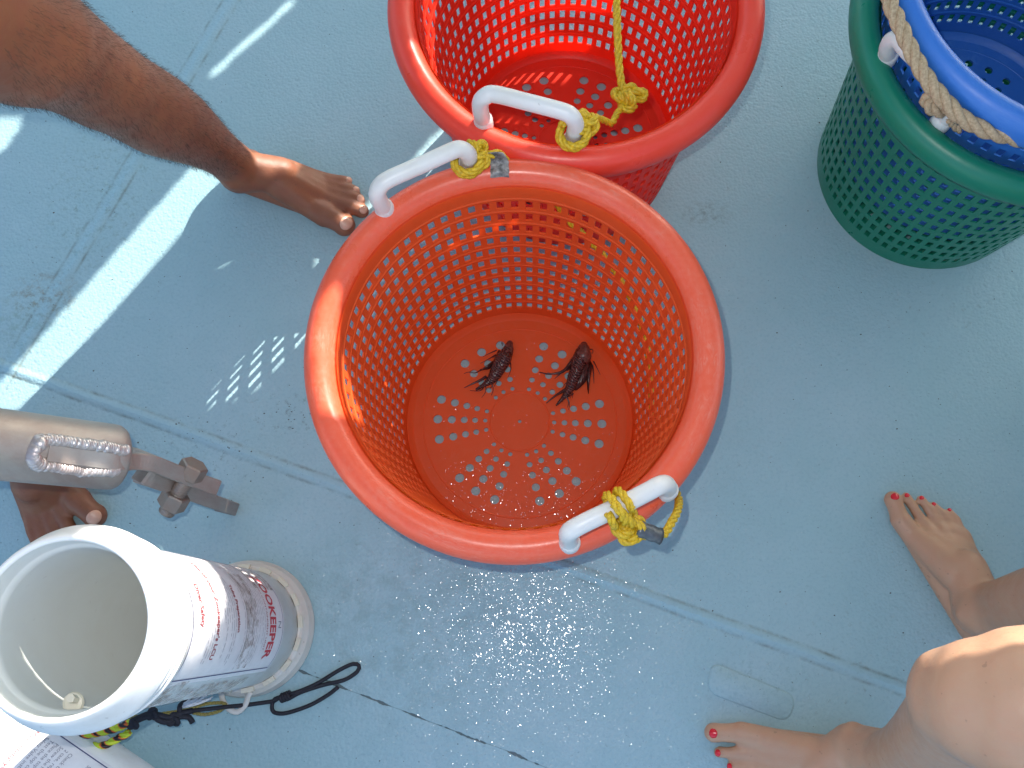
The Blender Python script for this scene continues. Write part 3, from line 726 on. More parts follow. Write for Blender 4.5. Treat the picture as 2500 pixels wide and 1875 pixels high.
# brown stain on the label: thin film of grime
k = N('brown_grime'); gm = k.ramp(k.noise(70, 6, .7), [(.44, 0.), (.66, .6)]); k.set(Base_Color=(.27, .19, .14), Roughness=.8)
trn = k.n('ShaderNodeBsdfTransparent'); mx = k.n('ShaderNodeMixShader'); k.l(gm, mx.inputs[0]); k.l(trn.outputs[0], mx.inputs[1]); k.l(k.b.outputs[0], mx.inputs[2]); k.l(mx.outputs[0], k.out.inputs[0])
def grime(u0, u1, v0, v1, nm='stain'):
    v, f = strip_mesh([(u0, u1, v0 + (v1 - v0) * i / 4, v0 + (v1 - v0) * (i + 1) / 4) for i in range(4)]); on_cyl(put1, nm, v, f, k.m, R_(70), .485, RT, .0013)
grime(.03, .152, .185, .235); grime(.005, .05, .26, .352); grime(.170, .215, .02, .30, 'grime'); grime(.160, .23, -.004, .06, 'grime')
# pull loop on the base cap and a small valve inside the mouth
bm = bmesh.new(); pa = catmull([P(540, 1690, .035), P(545, 1712, .03), P(560, 1732, .03), P(580, 1738, .03), P(598, 1722, .03), P(606, 1700, .035), P(612, 1688, .038)], .004); tube(bm, pa, .0042, 8, squash=.6); new_obj('pull_loop', bm, M_BASE, t1)
bm = bmesh.new(); c_ = P(180, 1716, .540)
lt = lathe([(.0, -.002), (.009, -.002), (.010, .0), (.009, .003), (.006, .004), (.0, .004)], c_, 32); me2 = bpy.data.meshes.new('x'); lt.to_mesh(me2); lt.free(); bm.from_mesh(me2); hexv = [c_ + Vector((0.003, .003, .003)), c_ + Vector((.003, .005, .014))]; tube(bm, hexv, .0040, 6); new_obj('valve', bm, M_CREAM, t1, smooth=False)
# lying tube, lower left
a2 = P(146, 1925, .0975); b2 = P(260, 2005, .0975); ax2 = (b2 - a2); ax2.z = 0; ax2.normalize()
org = a2 - ax2 * (.10 + .0)         # flared end is up-left, base is down-right
zax = -ax2; yax = Vector((0, 0, 1)); xax = yax.cross(zax)
M2 = Matrix.Translation(org + ax2 * .50) @ Matrix((xax, yax, zax)).transposed().to_4x4()
t2, put2 = white_tube(M2, RT, 'white plastic tube lying on the deck in the bottom left corner', None, (org.x, org.y, 0))
def label2_print():
    # page: u to the right of the reader runs clockwise seen from the flared end, v up the page runs towards the base
    ck = M2.inverted() @ P(163, 1829, .175); th0, z0 = R_(146), ck.z + .079
    W, HP = .26, .33
    v, f = strip_mesh([(-.005, W + .005, -.005, HP + .005)]); lab = on_cyl(put2, 'printed_label', v, f, M_LABEL, th0, z0, RT, .0005)
    P_ = lambda name, v, f, m: on_cyl(put2, name, v, f, m, th0, z0, RT, .0009, parent=lab)
    v, f = strip_mesh([(0, W, 0, .0010), (0, .0016, 0, HP), (W - .0016, W, 0, HP), (0, W, HP - .001, HP)]); P_('label_border', v, f, M_INKB)
    lines = ['Maintaining your Zookeeper', 'Safety Valve installed', 'Test the top cap with', 'Place the top cap/funnel', 'Screw the funnel onto', '2 case, replace if', 'Check the funnel'] 
    for i, s in enumerate(lines):
        sz = .0105 if i == 0 else .0072
        a, b = text_mesh(s, sz, 'LEFT', .0); y = .022 + i * .0078 + (.0 if i == 0 else .010)
        P_('lettering', [(x + .012, q + y) for x, q in a], b, M_INKG if i else M_INKRS)
    for i, s in enumerate(['SIZE   PRICE', 'Up to the', '80 mm', 'Rate']):
        a, b = text_mesh(s, .0075, 'LEFT', .0); P_('lettering', [(x + .012 + .004 * i, q + .108 + i * .010) for x, q in a], b, M_INKG)
label2_print()

# ------------------------------------------------------------------ black cord with coloured loops
def cord():
    t = thing('cord', P(690, 1710, .0), 'thin black cord with knots and a yellow and orange braided loop beside the white tube', 'cord')
    bm = bmesh.new(); r = .0030
    def z(px): return max(.006, .006 + (660 - px) * .00035) if px < 660 else .006
    def pp(l): return [P(x, y, z(x)) for x, y in l]
    for l in ([(668, 1712), (600, 1721), (540, 1727), (470, 1735), (440, 1738)], [(668, 1712), (690, 1700), (730, 1688), (775, 1668), (830, 1635), (862, 1621), (876, 1625), (872, 1640), (840, 1660), (790, 1672), (735, 1690), (700, 1708)],
              [(826, 1677), (800, 1697), (760, 1720), (720, 1735), (690, 1742), (668, 1738), (664, 1722), (672, 1706), (690, 1702)]):
        tube(bm, catmull(pp(l), .003), r, 8)
    for l, rr in (([(470, 1735), (440, 1742), (415, 1752), (380, 1745), (350, 1752), (325, 1765), (322, 1778)], .0042), ([(445, 1742), (410, 1762), (385, 1756), (372, 1742), (345, 1750), (325, 1760)], .0042), ([(420, 1760), (440, 1750), (462, 1752), (470, 1765)], .0040), ([(438, 1740), (440, 1722), (455, 1712), (470, 1705), (497, 1688)], .0036)):
        tube(bm, catmull(pp(l), .003), rr, 8)
    new_obj('line', bm, M_BLACKC, t)
    bm = bmesh.new()
    for c_, s in (((372, 1744), .0065), ((424, 1758), .0075), ((326, 1768), .0055)):
        b3 = bmesh.new(); tube(b3, catmull(knot_pts(P(*c_, z(c_[0])), s, 1.), .002), .0036, 8); new_obj('knot', b3, M_BLACKC, t)
    for q in range(4): tube(bm, catmull(loop_around(P(688 + q * 6, 1704 - q * 2.2, .007), (P(710, 1697) - P(680, 1707)), .0048, 1, .003), .002), .0026, 8)
    new_obj('knot', bm, M_BLACKC, t)
    bm = bmesh.new(); r0 = random.Random(5)
    for q in range(16):
        s = P(450 + r0.uniform(-6, 6), 1722 + r0.uniform(-4, 6), z(450) + .004); e = P(500 + r0.uniform(-10, 22), 1692 + r0.uniform(-6, 16), z(500) + .010)
        m_ = (s + e) / 2 + Vector((r0.uniform(-.003, .003), r0.uniform(-.003, .003), .003)); tube(bm, catmull([s, m_, e], .005), .0009, 4)
    tag(new_obj('frayed_end', bm, M_WFIB, t), 'white frayed cord fibres')
    # braided loops
    kk = N('yellow_orange_black_braid'); w1 = kk.n('ShaderNodeTexWave', wave_type='BANDS', bands_direction='DIAGONAL'); w1.inputs['Scale'].default_value = 28; w1.inputs['Distortion'].default_value = 1.5
    kk.l(kk.tc.outputs['Object'], w1.inputs['Vector']); cc = kk.ramp(w1.outputs['Fac'], [(.0, (.02, .01, .01)), (.16, (.02, .01, .01)), (.24, (.70, .12, .02)), (.42, (.75, .16, .02)), (.50, (.55, .62, .02)), (.95, (.60, .68, .03))])
    cc.node.color_ramp.interpolation = 'LINEAR'
    kk.set(Base_Color=cc, Roughness=.5, Normal=kk.bump(kk.noise(500, 2), .4, .001))
    bm = bmesh.new()
    za = .125
    rope(bm, [P(322, 1762, .12), P(290, 1776, za), (P(250, 1787, za)), P(215, 1793, za), P(199, 1796, za), P(200, 1806, za), P(210, 1816, za), P(235, 1822, za), P(258, 1818, za), P(290, 1802, .122), P(318, 1787, .12)], .0052, pitch=.034, seg=8)
    tag(new_obj('braided_loop', bm, kk.m, t), 'bright yellow orange and black braided loop')
    bm = bmesh.new(); M_OL = simple('olive_braid', (.26, .20, .05), .6, .5, 500, col2=(.45, .38, .10))
    rope(bm, [P(258, 1762, .09), P(300, 1752, .08), P(350, 1748, .075), P(400, 1742, .07), P(460, 1732, .05), P(500, 1719, .04), P(540, 1716, .035), P(550, 1722, .032), P(535, 1736, .035), P(500, 1744, .04), P(470, 1740, .05)], .0026, pitch=.016, seg=6)
    tag(new_obj('braided_loop', bm, M_OL, t), 'dull olive braided loop')
cord()

# ------------------------------------------------------------------ people
def foot(bm, nails, heel, ankle, bases, tips, k=1.0, arch=None, big=.0128, small=.0082, kt=None):
    kt = kt or k
    heel = Vector((heel.x, heel.y, .031 * k)); fwd = (sum(bases, Vector()) / 5 - heel); fwd.z = 0; fwd.normalize(); side = Vector((0, 0, 1)).cross(fwd)
    if side.dot(bases[0] - bases[4]) < 0: side = -side      # towards the big toe
    capsule(bm, heel, .031 * k, heel + Vector((0, 0, .02)) + fwd * .006, .029 * k)
    capsule(bm, heel - fwd * .006 + Vector((0, 0, .012)), .026 * k, ankle - fwd * .008, .024 * k)            # tendon
    mid = heel + fwd * .075 * k; mid.z = .052 * k
    capsule(bm, ankle + Vector((0, 0, -.01)), .034 * k, mid, .027 * k)
    capsule(bm, ankle + Vector((0, 0, .0)), .034 * k, heel + fwd * .02 * k + Vector((0, 0, .01)), .032 * k)
    ellipsoid(bm, ankle + side * .0235 * k + Vector((0, 0, .002)) + fwd * .002, (.0135 * k,) * 3); ellipsoid(bm, ankle - side * .027 * k + Vector((0, 0, -.006)) - fwd * .004, (.013 * k,) * 3)
    for i, (b, tp) in enumerate(zip(bases, tips)):
        r = (big if i == 0 else small * (1.06 - .06 * i)) * kt
        br = (.0185, .0150, .0140, .0135, .0135)[i] * kt
        b = Vector((b.x, b.y, br * .98)); back = b - (b - heel).normalized() * .026 * k; back.z = br * 1.12
        off = (.014, .006, 0, -.008, -.015)[i] * k
        mm = mid + side * off; mm.z = (.048, .050, .046, .040, .034)[i] * k
        capsule(bm, mm, (.025, .025, .024, .022, .020)[i] * k, back, br)
        capsule(bm, back, br, b, r * 1.15 if i else r * 1.25)
        hb = heel + side * off * .6; hb.z = .024 * k; capsule(bm, hb, .023 * k, Vector((back.x, back.y, .015 * k)), .0145 * k)
        tp = Vector((tp.x, tp.y, r * .95)); ln = (tp - b); kn = b + ln * (.45 if i else .5); kn.z = r * (1.55 if i else 1.2)
        tpe = tp - ln.normalized() * r
        capsule(bm, b, r * 1.12, kn, r * (1.0 if i else 1.02)); capsule(bm, kn, r, tpe, r * (1.08 if i else 1.12))
        # nail: small curved plate on top of the last joint
        dirv = (tpe - kn); dirv.normalize(); s_ = Vector((0, 0, 1)).cross(dirv).normalized(); up = dirv.cross(s_)
        nails.append((tpe + dirv * r * .10 + up * r * 1.10, dirv, s_, up, r * (.82 if i else .80), i))
def make_nails(t, nails, mat, long=1.0, wide=1.0):
    for c, dv, s, up, r, i in nails:
        bm = bmesh.new(); a, b = r * .72 * long, r * .82 * wide; gridv = []
        for ix in range(7):
            row = []
            for iy in range(7):
                x = -1 + ix / 3; y = -1 + iy / 3
                q = x * math.sqrt(1 - y * y / 2); w_ = y * math.sqrt(1 - x * x / 2)
                row.append(bm.verts.new(c + dv * (q * a) + s * (w_ * b) + up * (.0009 - (w_ ** 2) * r * .34 - (max(0, q) ** 2) * r * .22)))
            gridv.append(row)
        for ix in range(6):
            for iy in range(6): bm.faces.new((gridv[ix][iy], gridv[ix + 1][iy], gridv[ix + 1][iy + 1], gridv[ix][iy + 1]))
        bmesh.ops.recalc_face_normals(bm, faces=bm.faces); bmesh.ops.solidify(bm, geom=bm.faces[:], thickness=.0012)
        new_obj('toenail', bm, mat, t)
def polish(me, its=30, zlo=.05):
    """even out the skin without shrinking it (the feet keep their detail)"""
    n = len(me.vertices); co_ = np.zeros(n * 3); me.vertices.foreach_get('co', co_); co_ = co_.reshape(-1, 3)
    e = np.zeros(len(me.edges) * 2, int); me.edges.foreach_get('vertices', e); e = e.reshape(-1, 2)
    deg = np.bincount(e.ravel(), minlength=n).astype(float)[:, None]; w_ = np.clip((co_[:, 2:3] - zlo) / .06, .12, 1)
    for it in range(its):
        for lam in (.55, -.50 if it % 3 else -.35):
            avg = np.zeros_like(co_)
            for ax in range(3):
                avg[:, ax] = np.bincount(e[:, 0], weights=co_[e[:, 1], ax], minlength=n) + np.bincount(e[:, 1], weights=co_[e[:, 0], ax], minlength=n)
            co_ += lam * w_ * (avg / deg - co_)
    w2 = np.clip((co_[:, 2:3] - .12) / .05, 0, 1)
    for it in range(14):
        avg = np.zeros_like(co_)
        for ax in range(3):
            avg[:, ax] = np.bincount(e[:, 0], weights=co_[e[:, 1], ax], minlength=n) + np.bincount(e[:, 1], weights=co_[e[:, 0], ax], minlength=n)
        co_ += .6 * w2 * (avg / deg - co_)
    me.vertices.foreach_set('co', co_.ravel()); me.update()
def flatten(me):
    co_ = np.zeros(len(me.vertices) * 3, np.float32); me.vertices.foreach_get('co', co_); co_ = co_.reshape(-1, 3); co_[:, 2] = np.maximum(co_[:, 2], .0008); me.vertices.foreach_set('co', co_.ravel()); me.update()
def arm(bm, sh, el, wr, s=1.0):
    chain(bm, [(sh, .045 * s), (el, .036 * s), (wr, .025 * s)]); d = (wr - el).normalized(); sd = d.cross(Vector((0, 0, 1))).normalized() if abs(d.z) < .9 else Vector((1, 0, 0))
    palm = wr + d * .06; capsule(bm, wr, .024 * s, palm, .030 * s)
    for q in range(4):
        o = sd * (q - 1.5) * .019; L = (.062, .072, .068, .052)[q]; a = palm + o + d * .02; chain(bm, [(a, .009), (a + d * L * .5, .0085), (a + d * L, .0075)], 10)
    chain(bm, [(wr + d * .03 + sd * -.025, .011), (wr + d * .055 - sd * .05, .010), (wr + d * .085 - sd * .055, .009)], 10)
def person(label, legs, hips, pelvis, torso, mat, nailmat, nails, head_r=.095, arms=(), loc=(0, 0, 0), hair=None, female=False):
    t = thing('person', loc, label, 'person')
    bm = bmesh.new()
    for fn in legs: fn(bm)
    chain(bm, pelvis); chain(bm, torso)
    top = torso[-1][0]; neck = top + Vector((0, 0, .12)); capsule(bm, top, .055, neck, .05)
    hd = neck + Vector((0, 0, .10)); ellipsoid(bm, hd, (.078, .095, .115)); ellipsoid(bm, hd + Vector((0, 0, -.07)), (.05, .06, .05))
    for a in arms: arm(bm, *a)
    me = voxel(bm, .0028, 8, 'body'); polish(me, 45); flatten(me)
    body = new_obj('body', me, mat, t)
    make_nails(t, nails, nailmat, *((.78, .80) if female else (1., 1.)))
    return t, body, hd
# --- the man at the left
mn = []
hip_L = Vector((-.545, .505, .86)); hip_R = Vector((-.70, .38, .86))
def man_left(bm):
    L = [(P(572, 402, .09), .0355), (P(548, 382, .125), .0345), (P(520, 362, .17), .037), (P(478, 333, .225), .044), (P(432, 305, .28), .0515), (P(385, 280, .33), .056), (P(338, 252, .38), .055), (P(292, 226, .42), .0545), (P(250, 203, .46), .0570), (P(192, 166, .51), .058), (P(130, 128, .56), .0625), (P(50, 90, .62), .071), (hip_L, .088)]
    chain(bm, L)
    pts_b = [P(800, 536), P(833, 506), P(836, 486), P(832, 467), P(820, 450)]
    tips = [P(866, 571), P(902, 528), P(893, 500), P(881, 478), P(862, 452)]
    foot(bm, mn, P(598, 436), P(580, 412, .085), pts_b, tips, 1.04, big=.0165, small=.0112)
def man_right(bm):
    an = P(40, 1082, .09)
    chain(bm, [(an, .035), (an + Vector((-.005, .002, .07)), .036), (an + Vector((-.002, .022, .22)), .052), (an + Vector((.01, .038, .32)), .053), (Vector((-.735, .33, .48)), .058), (Vector((-.715, .36, .66)), .074), (hip_R, .088)])
    bs = [P(205, 1228), P(168, 1268), P(138, 1285), P(112, 1296), P(90, 1300)]
    tp = [P(262, 1278), P(205, 1328), P(165, 1345), P(130, 1350), P(104, 1345)]
    foot(bm, mn, P(85, 1085), P(66, 1080, .085), bs, tp, 1.04, big=.0165, small=.0098)
pel = [(Vector((-.55, .50, .92)), .115), (Vector((-.69, .39, .92)), .115)]
tor = [(Vector((-.62, .445, .95)), .13), (Vector((-.63, .44, 1.12)), .125), (Vector((-.64, .43, 1.32)), .145), (Vector((-.65, .425, 1.44)), .10)]
shl, shr = Vector((-.55, .60, 1.42)), Vector((-.76, .27, 1.42))
man, man_body, hd = person('standing person with tanned hairy bare legs and bare feet at the left', [man_left, man_right], None, pel, tor, M_SKINM, M_NAIL, mn,
    arms=[(shl, Vector((-.50, .72, 1.13)), Vector((-.50, .70, .90))), (shr, Vector((-.86, .20, 1.13)), Vector((-.88, .24, .90)))], loc=(-.62, .45, 0))
def garment(name, parts, mat, t, size=.006):
    bm = bmesh.new()
    for c_ in parts: chain(bm, c_)
    return new_obj(name, voxel(bm, size, 6, name), mat, t)
garment('shorts', [[(Vector((-.54, .515, .83)), .104), (hip_L, .107), (Vector((-.55, .50, .93)), .125)], [(Vector((-.715, .36, .70)), .098), (hip_R, .105), (Vector((-.69, .39, .93)), .125)], [(Vector((-.55, .50, .94)), .126), (Vector((-.69, .39, .94)), .126)]], M_SHORTS, man)
garment('shirt', [[(a, r + .010) for a, r in [(Vector((-.62, .445, 1.04)), .13)] + tor[1:]], [(shl, .066), (tor[-1][0], .095), (shr, .066)], [(shl, .062), (Vector((-.53, .65, 1.28)), .056)], [(shr, .062), (Vector((-.80, .24, 1.28)), .056)]], M_SHIRT, man)
garment('hair', [[(hd + Vector((-.02, .01, .035)), .088), (hd + Vector((-.04, .0, .0)), .080)]], M_HEAD, man)
# leg hair on the man's legs
def leg_hair(body, t, zlo, zhi, n, test):
    me = body.data; nv = len(me.vertices); co_ = np.zeros(nv * 3, np.float32); no = np.zeros(nv * 3, np.float32)
    me.vertices.foreach_get('co', co_); me.vertices.foreach_get('normal', no); co_ = co_.reshape(-1, 3); no = no.reshape(-1, 3)
    ok = np.where((co_[:, 2] > zlo) & (co_[:, 2] < zhi) & test(co_))[0]; pick = rng.choice(ok, n)
    verts, faces = [], []
    for i in pick:
        p = Vector(co_[i]) + Vector(rng.normal(0, .0015, 3)); nn_ = Vector(no[i]); down = Vector((rng.normal(0, .35), rng.normal(0, .35), -1)); down = (down - nn_ * down.dot(nn_)).normalized()
        L = rng.uniform(.005, .012); r = .00011; s = nn_.cross(down)
        m_ = p + down * L * .5 + nn_ * L * .30; e = p + down * L + nn_ * L * .38
        b = len(verts); q = p - nn_ * .001
        verts += [q + s * r, q - s * r, q + nn_ * r, m_ + s * r, m_ - s * r, m_ + nn_ * r * 1.5, e]
        faces += [(b, b + 1, b + 4, b + 3), (b + 1, b + 2, b + 5, b + 4), (b + 2, b, b + 3, b + 5), (b + 3, b + 4, b + 6), (b + 4, b + 5, b + 6), (b + 5, b + 3, b + 6)]
    o = new_obj('leg_hair', mesh_from(verts, faces), M_HAIR, t, smooth=False); o['kind'] = 'stuff'; return o
leg_hair(man_body, man, .12, .72, 8500, lambda c: (c[:, 0] < -.3) & (c[:, 1] > .50))
# --- the woman at the right
wn = []
def w_left(bm):
    chain(bm, [(P(2108, 1834, .09), .0340), (P(2170, 1850, .14), .035), (P(2222, 1842, .20), .042), (P(2272, 1816, .27), .049), (P(2314, 1780, .34), .0525), (P(2345, 1752, .41), .051), (P(2356, 1712, .455), .0540)])
    chain(bm, [(P(2352, 1708, .455), .0545), (P(2410, 1716, .475), .064), (P(2520, 1732, .49), .080), (P(2680, 1740, .50), .086), (Vector((.93, -.09, .52)), .088)])
    ellipsoid(bm, P(2300, 1655, .452), (.030, .030, .030))
    bs = [P(1803, 1786), P(1806, 1833), P(1812, 1868), P(1836, 1897), P(1866, 1922)]
    tp = [P(1717, 1786), P(1739, 1835), P(1771, 1868), P(1792, 1899), P(1830, 1925)]
    foot(bm, wn, P(2103, 1858), P(2090, 1830, .08), bs, tp, 1.03, big=.0140, small=.0086, kt=.92)
def w_right(bm):
    an = P(2415, 1488, .085)
    chain(bm, [(an, .0365), (P(2455, 1480, .12), .0375), (P(2520, 1470, .19), .044), (P(2620, 1455, .28), .051), (Vector((.655, .05, .40)), .052), (Vector((.66, .055, .455)), .055)])
    chain(bm, [(Vector((.66, .055, .455)), .055), (Vector((.78, .06, .48)), .070), (Vector((.95, .08, .52)), .088)])
    bs = [P(2188, 1272), P(2238, 1268), P(2271, 1262), P(2300, 1262), P(2326, 1270)]
    tp = [P(2166, 1204), P(2201, 1205), P(2237, 1212), P(2266, 1229), P(2306, 1243)]
    foot(bm, wn, P(2375, 1526), P(2398, 1488, .08), bs, tp, 1.08, big=.0138, small=.0082, kt=.90)
pelw = [(Vector((.95, -.07, .53)), .11), (Vector((.96, .07, .53)), .11)]
torw = [(Vector((.97, 0, .58)), .12), (Vector((.98, 0, .75)), .10), (Vector((.97, 0, .94)), .12), (Vector((.97, 0, 1.05)), .085)]
sl_, sr_ = Vector((.96, -.16, 1.03)), Vector((.96, .16, 1.03))
wom, wom_body, hdw = person('seated person with bare legs and red painted toenails at the right', [w_left, w_right], None, pelw, torw, M_SKINW, M_NAILR, wn,
    arms=[(sl_, Vector((.98, -.24, .78)), Vector((.90, -.16, .60)), .85), (sr_, Vector((.98, .25, .78)), Vector((.90, .17, .60)), .85)], loc=(.95, 0, 0), female=True)
garment('shorts', [[(Vector((.88, -.085, .515)), .100), (Vector((.95, -.07, .535)), .120)], [(Vector((.86, .07, .51)), .096), (Vector((.96, .07, .535)), .120)], [(Vector((.95, -.07, .56)), .118), (Vector((.96, .07, .56)), .118)]], M_SHORTS, wom)
garment('shirt', [[(a, r + .010) for a, r in torw[1:]] , [(sl_, .055), (torw[-1][0], .085), (sr_, .055)]], M_SHIRT, wom)
garment('hair', [[(hdw + Vector((.02, 0, .035)), .088), (hdw + Vector((.05, 0, -.06)), .07)]], M_HEAD, wom)
# seat she sits on, out of the photograph to the right
st_ = thing('bench_locker', (1.08, 0, 0), 'white boat locker seat under the seated person', 'seat')
bm = bmesh.new(); box(bm, (1.10, 0, .20), .42, .9, .40); bmesh.ops.bevel(bm, geom=bm.edges[:], offset=.012, segments=3, affect='EDGES'); new_obj('box', bm, M_PVC, st_, smooth=False)
bm = bmesh.new(); box(bm, (1.10, 0, .415), .45, .94, .026); bmesh.ops.bevel(bm, geom=bm.edges[:], offset=.008, segments=3, affect='EDGES'); new_obj('lid', bm, M_PVC, st_, smooth=False)

# ------------------------------------------------------------------ wet deck: small standing droplets, and grit
k = N('water_drop'); g = k.n('ShaderNodeBsdfGlossy'); g.inputs['Roughness'].default_value = .16; g.inputs['Color'].default_value = (1, 1, 1, 1)
trn = k.n('ShaderNodeBsdfTransparent'); mx = k.n('ShaderNodeMixShader'); mx.inputs[0].default_value = .30
k.l(trn.outputs[0], mx.inputs[1]); k.l(g.outputs[0], mx.inputs[2]); k.l(mx.outputs[0], k.out.inputs[0]); M_DROP = k.m
def drops(spots):
    """shallow facets of standing water: each a low dome, leaning a few degrees its own way"""
    V_, F_ = [], []; S = 6
    for (x, y, r, z0, curv, tx, ty) in spots:
        b = len(V_); lean = max(abs(tx), abs(ty)) * r * 1.5; z = z0 + lean
        h = r * curv * .5; V_.append((x, y, z + h))
        for i in range(S):
            dx, dy = r * math.cos(2 * PI * i / S), r * math.sin(2 * PI * i / S); V_.append((x + dx, y + dy, z + dx * tx + dy * ty))
        for i in range(S):
            dx, dy = r * 1.15 * math.cos(2 * PI * i / S), r * 1.15 * math.sin(2 * PI * i / S); V_.append((x + dx, y + dy, z0 - .0003))
        for i in range(S):
            j = (i + 1) % S; F_.append((b, b + 1 + i, b + 1 + j)); F_.append((b + 1 + i, b + 1 + S + i, b + 1 + S + j, b + 1 + j))
    return mesh_from(V_, F_)
def spots(n, x0, x1, y0, y1, rmin, rmax, sd, z0, keep):
    out = []
    while len(out) < n:
        x, y = rng.uniform(x0, x1), rng.uniform(y0, y1)
        if not keep(x, y): continue
        r = rng.uniform(rmin, rmax) * (1 if rng.random() < .93 else 1.7); out.append((x, y, r, z0, rng.uniform(.05, .16), rng.normal(0, sd), rng.normal(0, sd)))
    return out
def wet(x, y):
    if (x - FX) ** 2 + (y - FY) ** 2 < .20 ** 2: return False
    return rng.random() < math.exp(-((x - .01) / .21) ** 2 - ((y + .02) / .17) ** 2) + .045
near = lambda x, y: rng.random() < math.exp(-((x + .01) / .10) ** 2 - ((y - .01) / .10) ** 2) and wet(x, y)
o = new_obj('water_droplets', drops(spots(6500, -.6, .75, -.36, .45, .0003, .0007, .072, .0006, wet) + spots(650, -.25, .25, -.25, .14, .0005, .0012, .035, .0006, near)), M_DROP, smooth=False); tag(o, 'wet sparkling droplets scattered over the deck', 'droplets', kind='stuff')
o = new_obj('water_droplets', drops(spots(420, FX - .17, FX + .17, FY - .17, FY + .17, .0004, .0008, .08, .0086, lambda x, y: (x - FX) ** 2 + (y - FY) ** 2 < .168 ** 2 and rng.random() < math.exp(-((y - FY + .14) / .07) ** 2) + .06)), M_DROP, smooth=False); tag(o, 'wet droplets on the floor of the orange basket', 'droplets', kind='stuff')
V_, F_ = [], []
gsp = [(250, 462), (370, 465), (1905, 1445), (1775, 1690), (1895, 1680), (2205, 1545), (1565, 1285), (1650, 1275)]
gsp += [(rng.uniform(0, 2500), rng.uniform(0, 1875)) for _ in range(60)] + [(rng.normal(480, 70), rng.normal(1120, 60)) for _ in range(40)] + [(rng.normal(720, 25), rng.normal(1010, 12)) for _ in range(14)]
for x, y in gsp:
    p = P(x, y, .0006); r = rng.uniform(.0006, .0019); b = len(V_); n = 6; a0 = rng.uniform(0, 6)
    for i in range(n):
        q = r * rng.uniform(.5, 1.2); V_.append((p.x + q * math.cos(a0 + i), p.y + q * math.sin(a0 + i) * .7, .0005))
    V_.append((p.x, p.y, .0005 + r * .5))
    for i in range(n): F_.append((b + i, b + (i + 1) % n, b + n))
tag(new_obj('grit', mesh_from(V_, F_), M_GRIT, smooth=False), 'small dark grit specks scattered over the deck', 'grit', kind='stuff')

# ------------------------------------------------------------------ unseen canopy overhead, added to shade the deck; gaps cut to place sun patches
# each gap is worked back from a patch of sunlight measured in the photograph: from the spot it falls on, along the sun's direction, up to the cloth
ZC = 1.80
LIT = [   # outline in the photo, hole in it, which surface it lies on, whether it shines through a wall, spread in cells
 ([(478, 403), (556, 415), (550, 440), (515, 480), (320, 705), (88, 960), (-60, 1120), (-120, 1070), (6, 935)], None, 'deck', 0, 0),
 ([(585, 345), (600, 340), (655, 362), (735, 400), (720, 415), (690, 405), (650, 420), (636, 405), (610, 370)], None, 'body', 0, 0),
 ([(718, 2), (712, 2), (516, 178), (521, 183), (700, 22)], None, 'deck', 0, 0),
 ([(-60, 300), (35, 296), (40, 306), (5, 348), (-60, 410)], None, 'deck', 0, 1),
 ([(790, 735), (815, 705), (832, 712), (824, 800), (834, 880), (848, 960), (846, 1005), (818, 1012), (785, 1000), (768, 930), (762, 840), (770, 780)], None, 'rim', 0, 0),
 ([(838, 900), (852, 930), (866, 985), (880, 1010), (858, 1010), (845, 960)], None, 'wall', 0, 1),
 ([(500, 985), (610, 858), (700, 770), (760, 730), (770, 800), (630, 940), (540, 985)], None, 'deck', 1, 0),
 ([(1008, 112), (1022, 112), (1060, 180), (1120, 240), (1165, 270), (1290, 325), (1310, 348), (1240, 352), (1170, 330), (1100, 290), (1040, 210)], None, 'rim', 0, 0),
 ([(1150, -40), (1490, -40), (1500, 30), (1420, 25), (1300, 30), (1230, 60), (1190, 80), (1150, 60)], None, 'wall', 1, 1),
 ([(1170, 110), (1240, 92), (1440, 98), (1420, 125), (1330, 120), (1200, 130)], None, 'wall', 1, 1),
 ([(1130, 590), (1060, 612), (1075, 590), (1130, 560), (1150, 545), (1215, 540), (1240, 545), (1260, 575), (1200, 575)], None, 'wall', 1, 1),
 ([(215, 1290), (280, 1285), (350, 1318), (500, 1368), (530, 1400), (549, 1450), (543, 1490), (500, 1570), (430, 1680), (300, 1768), (200, 1795), (60, 1800), (-60, 1760), (-100, 1640), (-60, 1570), (10, 1590)], (150, 1528, 203, 219), 'body/printed', 0, 0),
 ([(-120, 1740), (60, 1780), (105, 1795), (85, 1830), (20, 1890), (-120, 1960)], None, 'body/printed', 0, 1),
 ([(2232, 1612), (2250, 1590), (2290, 1575), (2380, 1535), (2520, 1490), (2520, 1555), (2400, 1580), (2300, 1600), (2245, 1622)], None, 'body', 0, 1),
]
CX0, CX1, CY0, CY1, CS = -1.6, 3.8, 0.35, 4.6, 0.006
nx, ny = int((CX1 - CX0) / CS), int((CY1 - CY0) / CS)
grid = np.ones((ny, nx), bool)
dg = bpy.context.evaluated_depsgraph_get(); dg.update()
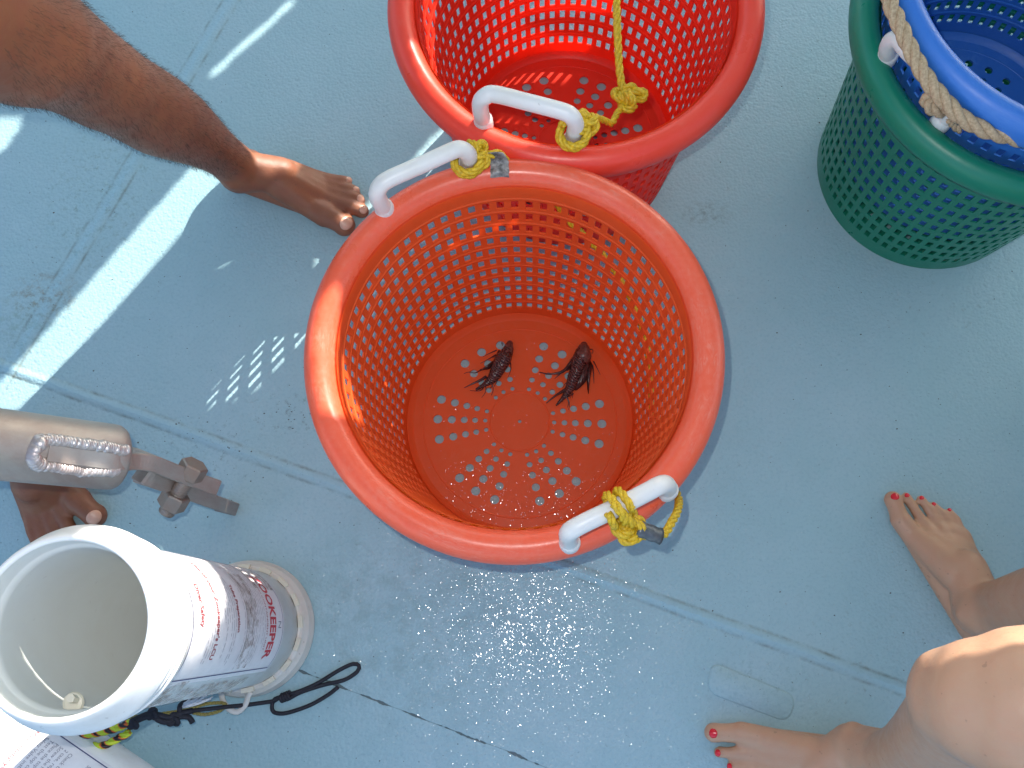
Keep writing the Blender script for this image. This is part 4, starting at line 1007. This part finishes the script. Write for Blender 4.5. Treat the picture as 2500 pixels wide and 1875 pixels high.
for poly, ell, only, thru, dil in LIT:
    q = np.array(poly, float); x0, y0 = q.min(0); x1, y1 = q.max(0); big = (x1 - x0) * (y1 - y0) > 9000; st_px = (5 if big else 3) if dil else 2
    X_, Y_ = np.meshgrid(np.arange(x0, x1, st_px), np.arange(y0, y1, st_px)); xs, ys = X_.ravel(), Y_.ravel(); ins = np.zeros(len(xs), bool)
    for (ax, ay), (bx, by) in zip(q, np.roll(q, -1, 0)):
        c_ = (ay > ys) != (by > ys); ins ^= c_ & (xs < (bx - ax) * (ys - ay) / ((by - ay) if by != ay else 1e-12) + ax)
    for px, py in zip(xs[ins], ys[ins]):
        if ell and ((px - ell[0]) / ell[2]) ** 2 + ((py - ell[1]) / ell[3]) ** 2 < 1: continue
        d_ = (P(px, py, 0) - CAMPOS).normalized(); h = sc.ray_cast(dg, CAMPOS, d_)
        if not h[0] or not h[4].name.startswith(tuple(only.split('/'))): continue
        if only != 'deck' and not thru and h[2].dot(SDIR) < .30: continue
        if not thru and sc.ray_cast(dg, h[1] - d_ * .003, SDIR)[0]: continue
        p = h[1] + SDIR * ((ZC - h[1].z) / SDIR.z); cxi = int((p.x - CX0) / CS); cyi = int((p.y - CY0) / CS)
        if 1 < cxi < nx - 2 and 1 < cyi < ny - 2: grid[cyi - dil:cyi + 1 + dil, cxi - dil:cxi + 1 + dil] = False
vv, ff = [], []
def quad(xa, xb, ya, yb):
    b = len(vv); vv.extend([(xa, ya, ZC), (xb, ya, ZC), (xb, yb, ZC), (xa, yb, ZC)]); ff.append((b, b + 1, b + 2, b + 3))
def runs(row):
    e = np.flatnonzero(np.diff(np.concatenate(([0], row.astype(np.int8), [0])))); return tuple(zip(e[::2].tolist(), e[1::2].tolist()))
prev, start = None, 0
for j in range(ny + 1):
    r = runs(grid[j]) if j < ny else None
    if r != prev:
        if prev:
            for a, b in prev: quad(CX0 + a * CS, CX0 + b * CS, CY0 + start * CS, CY0 + j * CS)
        prev, start = r, j
canopy = thing('added_shade_canopy', (1.1, 2.4, ZC), 'pale cloth canopy with gaps stretched over the deck', 'canopy')
cl = new_obj('cloth', mesh_from(vv, ff), M_SHADECLOTH, canopy, smooth=False)
bm = bmesh.new()
for x in (CX0, CX1): tube(bm, [Vector((x, CY0, ZC + .03)), Vector((x, CY1, ZC + .03))], .02)
for y in (CY0, CY1): tube(bm, [Vector((CX0, y, ZC + .03)), Vector((CX1, y, ZC + .03))], .02)
for x in (CX0, CX1):
    for y in (CY0, CY1): tube(bm, [Vector((x, y, -.3)), Vector((x, y, ZC + .03))], .02)
new_obj('frame', bm, M_ALU, canopy)
